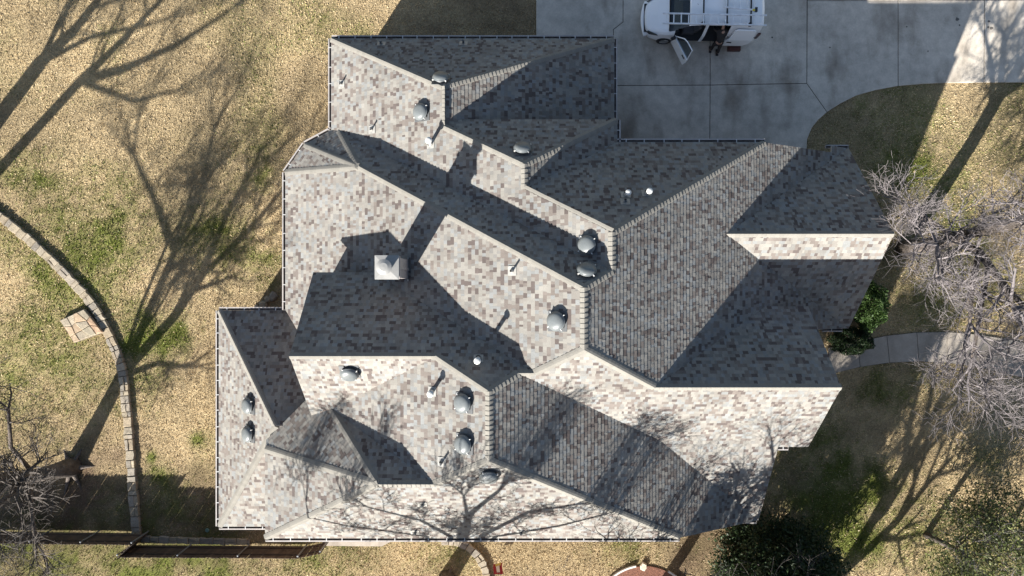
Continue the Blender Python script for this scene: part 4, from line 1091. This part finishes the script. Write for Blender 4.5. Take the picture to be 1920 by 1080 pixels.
# interior
t = MB(); t.box((1.0, -.85, .30), (4.65, .85, .36)); t.box((3.45, -.80, .36), (4.6, .80, .95)); t.build('floor', M_INT, van)
t = MB(); t.box((1.02, -.72, .80), (1.40, .72, 1.0)); t.build('dashboard', M_INT, van)
for y_ in (-.40, .40):
    t = MB(); t.bbox((1.65, y_-.25, .45), (2.15, y_+.25, .72), .05); M = Matrix.Translation((2.15, y_, .65)) @ Matrix.Rotation(.25, 4, 'Y'); t.bbox((-.07, -.24, 0), (.07, .24, .62), .05, M=M); t.bbox((-.05, -.13, .64), (.05, .13, .82), .04, M=M)
    t.build('seat', M_SEAT, van)
t = MB(); t.tube([(1.50+.17*math.cos(a)*.35, -.40+.17*math.sin(a), .98+.17*math.cos(a)*.9) for a in np.linspace(0, 2*pi, 15)], .014, 6); t.build('steering_wheel', M_BLACK, van)
t = MB(); t.box((2.55, .35, .36), (3.4, .84, 1.25)); t.box((2.6, .0, .36), (3.0, .34, .62)); t.build('cargo_shelf', mat('tool_bins', (.10, .09, .085), .7, noise=[(9, .4, 2)]), van)
# wheels
for x_, y_ in ((.92, -.83), (.92, .83), (3.80, -.83), (3.80, .83)):
    w_ = MB(); s_ = 1 if y_ > 0 else -1; M = Matrix.Translation((x_, y_, .325)) @ Matrix.Rotation(pi/2*(-s_), 4, 'X')
    w_.lathe([(.20, -.10), (.30, -.105), (.325, -.08), (.325, .08), (.30, .105), (.20, .10)], 28, M=M)
    wh = w_.build('wheel', M_RUB, van, smooth=True)
    rm = MB(); rm.lathe([(.205, .095), (.19, .06), (.06, .075), (0, .08)], 20, M=M); rm.build('rim', M_GALV, wh, smooth=True)
# open front door, hinged at the windshield pillar
fd = MB(); A_ = math.radians(-62)
M = Matrix.Translation((1.24, -.905, 0)) @ Matrix.Rotation(A_, 4, 'Z')
prof = [(0, .30), (1.12, .30), (1.16, .55), (1.16, 1.03), (0, 1.0)]
fd.add([M @ Vector((x_, -.03, z_)) for x_, z_ in prof]+[M @ Vector((x_, .05, z_)) for x_, z_ in prof], [tuple(range(5)), tuple(range(5, 10))[::-1]]+[((i+1) % 5, i, 5+i, 5+(i+1) % 5) for i in range(5)])
door = fd.build('front_door', M_VAN, van)
t = MB(); t.box((.10, .052, .38), (1.08, .075, .95), M=M); t.build('door_lining', M_INT, door)
t = MB(); pl = [(0.02, 1.0), (.42, 1.58), (.62, 1.68), (1.02, 1.70), (1.14, 1.03)]
t.tube([M @ Vector((x_, .01+.16*max(0, z_-1), z_)) for x_, z_ in pl], .024, 6); t.build('window_frame', M_VAN, door)
t = MB(); t.add([M @ Vector((x_, .01+.16*max(0, z_-1), z_)) for x_, z_ in pl], [tuple(range(5))]); t.build('window', M_GLASS, door)
t = MB(); t.bbox((.84, -.065, .86), (1.04, -.03, .90), .008, M=M); t.build('handle', M_BLACK, door)
t = MB(); t.bbox((.02, -.22, 1.0), (.14, -.03, 1.17), .03, M=M); t.build('mirror', M_BLACK, door)
# sliding door run back along the side
sd = MB(); out_ = -1.06
pl = [(3.40, .36), (4.14, .36), (4.32, .42), (4.48, .60), (4.52, 1.0), (4.50, 1.60), (4.44, 1.68), (3.72, 1.70), (3.62, 1.62), (3.50, 1.05), (3.40, .9)]
def yy(z_): return out_ + (.0 if z_ < 1.05 else (z_-1.05)*.27)
n = len(pl)
sd.add([(x_, yy(z_), z_) for x_, z_ in pl]+[(x_, yy(z_)+.06, z_) for x_, z_ in pl], [((i+1) % n, i, n+i, n+(i+1) % n) for i in range(n)])
# face panelled into bands so the tumblehome bends at the belt
zs_ = [.36, .42, .60, .9, 1.0, 1.05, 1.60, 1.68, 1.70]
def span(z_):
    xs_ = []
    for i in range(n):
        (xa, za), (xb, zb_) = pl[i], pl[(i+1) % n]
        if (za-z_)*(zb_-z_) <= 0 and abs(za-zb_) > 1e-6: xs_.append(xa+(xb-xa)*(z_-za)/(zb_-za))
    return min(xs_), max(xs_)
for a, b_ in zip(zs_[:-1], zs_[1:]):
    (l0, r0_), (l1, r1_) = span(a+.0005), span(b_-.0005)
    sd.add([(l0, yy(a), a), (r0_, yy(a), a), (r1_, yy(b_), b_), (l1, yy(b_), b_)], [(0, 1, 2, 3)])
sdo = sd.build('sliding_door', M_VAN, van)
t = MB(); t.bbox((3.50, out_-.035, .80), (3.70, out_-.002, .85), .008); t.build('handle', M_BLACK, sdo)
t = MB(); t.box((3.45, -.93, 1.02), (4.62, -.915, 1.06)); t.build('door_track', M_BLACK, van)
# roof bars
for x_ in (2.20, 3.17, 4.15):
    t = MB(); t.box((x_-.028, -.66, 1.955), (x_+.028, .66, 1.995))
    for s_ in (-1, 1): t.bbox((x_-.05, s_*.68-.07, 1.80), (x_+.05, s_*.68+.05, 1.98), .02)
    t.build('roof_bar', M_BLACK, van)
t = MB(); t.tube([(2.0, .1, 1.87), (1.96, .1, 1.93)], .01, 5); t.build('antenna', M_BLACK, van)

def ladder(name, label, loc, rz, L, w0, w1, nr, rail=.035, extra=None):
    o = tag(empty(name, loc, rz), label, 'ladder', 'ladders on the van roof')
    for s_ in (-1, 1):
        m = MB(); m.add([(0, s_*w0-.024, 0), (L, s_*w1-.024, 0), (L, s_*w1+.024, 0), (0, s_*w0+.024, 0), (0, s_*w0-.024, .075), (L, s_*w1-.024, .075), (L, s_*w1+.024, .075), (0, s_*w0+.024, .075)],
                        [(0,3,2,1),(4,5,6,7),(0,1,5,4),(1,2,6,5),(2,3,7,6),(3,0,4,7)]); m.build('rail', M_ALU, o)
    for i in range(nr):
        x_ = L*(i+.5)/nr; w_ = w0+(w1-w0)*x_/L
        m = MB(); m.tube([(x_, -w_+.01, .038), (x_, w_-.01, .038)], .022, 7); m.build('rung', M_ALU, o)
    return o
a = gp(1243, 33.5, 2.13); b_ = gp(1438, 37.5, 2.13)
ladder('ladder', 'long aluminium extension ladder lying on the van roof bars', a-Vector((0, 0, .08)), math.atan2((b_-a).y, (b_-a).x), (b_-a).length, .205, .205, 14)
a = gp(1357, 3, 2.13); l2_ = ladder('ladder', 'short aluminium step ladder beside the long one on the van roof', a-Vector((0, 0, .08)), math.radians(-2), 1.45, .20, .29, 5)
m = MB(); m.box((1.30, -.36, .0), (1.40, -.18, .09)); m.build('foot', M_BLACK, l2_); m = MB(); m.box((1.20, -.34, .05), (1.29, -.26, .10)); m.build('foot_pad', mat('yellow_plastic', (.62, .50, .06), .5), l2_)

# toolbox on the concrete
tb = tag(empty('toolbox', gp(1375, 91.5, VZ)), 'dark red-brown toolbox on the concrete below the sliding door', 'toolbox')
m = MB(); m.bbox((-.27, -.13, 0), (.27, .13, .20), .02); m.build('case', mat('dark_red_paint', (.075, .022, .018), .5), tb)
m = MB(); m.tube([(-.12, 0, .19), (-.12, 0, .25), (.12, 0, .25), (.12, 0, .19)], .012, 6); m.build('handle', M_BLACK, tb)

# ------------------------------------------------------------------ worker leaning into the van
wx, wy = gp(1336, 86).x, 10.46
person = tag(empty('person', (wx, wy, VZ)), 'person in dark work clothes leaning into the open side of the van', 'person')
def skin(name, verts, edges, radii, material, parent, sub=2, root=0):
    me = bpy.data.meshes.new(name); me.from_pydata(verts, edges, []); ob = link(bpy.data.objects.new(name, me), parent)
    me.materials.append(material)
    md = ob.modifiers.new('skin', 'SKIN')
    if not me.skin_vertices:
        return ob
    for i, r in enumerate(radii):
        me.skin_vertices[0].data[i].radius = (r, r) if not isinstance(r, tuple) else r
        me.skin_vertices[0].data[i].use_root = (i == root)
    md.use_smooth_shade = True
    ob.modifiers.new('sub', 'SUBSURF').levels = sub; ob.modifiers['sub'].render_levels = sub
    return ob
M_SKIN = mat('skin', (.42, .25, .18), .6); M_JKT = mat('work_jacket', (.030, .026, .025), .9, noise=[(6, .2, 3)]); M_TRS = mat('work_trousers', (.034, .028, .026), .9, noise=[(6, .2, 3)])
hip, ch_, nk, hd = (0, 0, .92), (.03, .34, 1.27), (.04, .47, 1.40), (.05, .56, 1.45)
bv = [hip, (.02, .17, 1.10), ch_, nk, hd, (.05, .66, 1.50),
      (-.17, .36, 1.30), (-.25, .52, 1.10), (-.20, .78, .98), (-.19, .86, .95),
      (.23, .38, 1.28), (.30, .56, 1.08), (.26, .82, .98), (.25, .90, .96),
      (-.10, 0, .88), (-.11, .05, .48), (-.13, -.04, .09), (.10, 0, .88), (.15, -.06, .47), (.17, -.17, .09), (-.14, .10, .04), (.16, -.03, .04)]
be = [(0, 1), (1, 2), (2, 3), (3, 4), (4, 5), (2, 6), (6, 7), (7, 8), (8, 9), (2, 10), (10, 11), (11, 12), (12, 13), (0, 14), (14, 15), (15, 16), (0, 17), (17, 18), (18, 19), (16, 20), (19, 21)]
br = [.10, .10, .115, .055, .085, .075, .065, .045, .036, .038, .065, .045, .036, .038, .085, .06, .042, .085, .06, .042, .04, .04]
for s_, h_ in ((-1, 9), (1, 13)):
    hx, hy, hz = bv[h_]
    for k_ in range(4):
        off = (k_-1.5)*.019; l = (.055, .065, .06, .045)[k_]; i0 = len(bv)
        bv += [(hx+off, hy+.045, hz-.005), (hx+off*1.1, hy+.045+l*.6, hz-.02), (hx+off*1.1, hy+.045+l*.8, hz-.05)]; be += [(h_, i0), (i0, i0+1), (i0+1, i0+2)]; br += [.009, .0085, .0075]
    i0 = len(bv); bv += [(hx-s_*.035, hy+.01, hz-.01), (hx-s_*.045, hy+.045, hz-.03)]; be += [(h_, i0), (i0, i0+1)]; br += [.010, .008]
skin('body', bv, be, br, M_SKIN, person)
jv = [(0, .0, .86), (.02, .17, 1.10), ch_, (.04, .43, 1.36), (-.17, .36, 1.30), (-.25, .52, 1.10), (-.205, .75, .99), (.23, .38, 1.28), (.30, .56, 1.08), (.265, .79, .99)]
skin('jacket', jv, [(0, 1), (1, 2), (2, 3), (2, 4), (4, 5), (5, 6), (2, 7), (7, 8), (8, 9)], [.165, .155, .165, .085, .085, .062, .052, .085, .062, .052], M_JKT, person)
tv = [(0, .05, 1.02), (-.10, 0, .86), (-.11, .05, .48), (-.13, -.04, .12), (.10, 0, .86), (.15, -.06, .47), (.17, -.17, .12)]
skin('trousers', tv, [(0, 1), (1, 2), (2, 3), (0, 4), (4, 5), (5, 6)], [.155, .115, .078, .065, .115, .078, .065], M_TRS, person)
for s_, (fx, fy) in ((-1, (-.13, -.04)), (1, (.17, -.17))):
    m = MB(); m.bbox((fx-.05, fy-.09, 0), (fx+.05, fy+.19, .10), .03); m.build('boot', M_BLACK, person)
skin('hair', [(.05, .52, 1.50), (.05, .60, 1.55), (.05, .66, 1.56)], [(0, 1), (1, 2)], [.075, .088, .07], mat('hair', (.03, .02, .015), .8), person)
# face details
m = MB(); 
for s_ in (-1, 1): m.lathe([(0, -.009), (.009, 0), (0, .009)], 8, M=Matrix.Translation((.05+s_*.03, .735, 1.475)))
m.build('eyes', M_BLACK, person); m = MB(); m.tube([(.05, .74, 1.47), (.05, .765, 1.445), (.05, .74, 1.435)], [.008, .014, .008], 6); m.build('nose', M_SKIN, person)
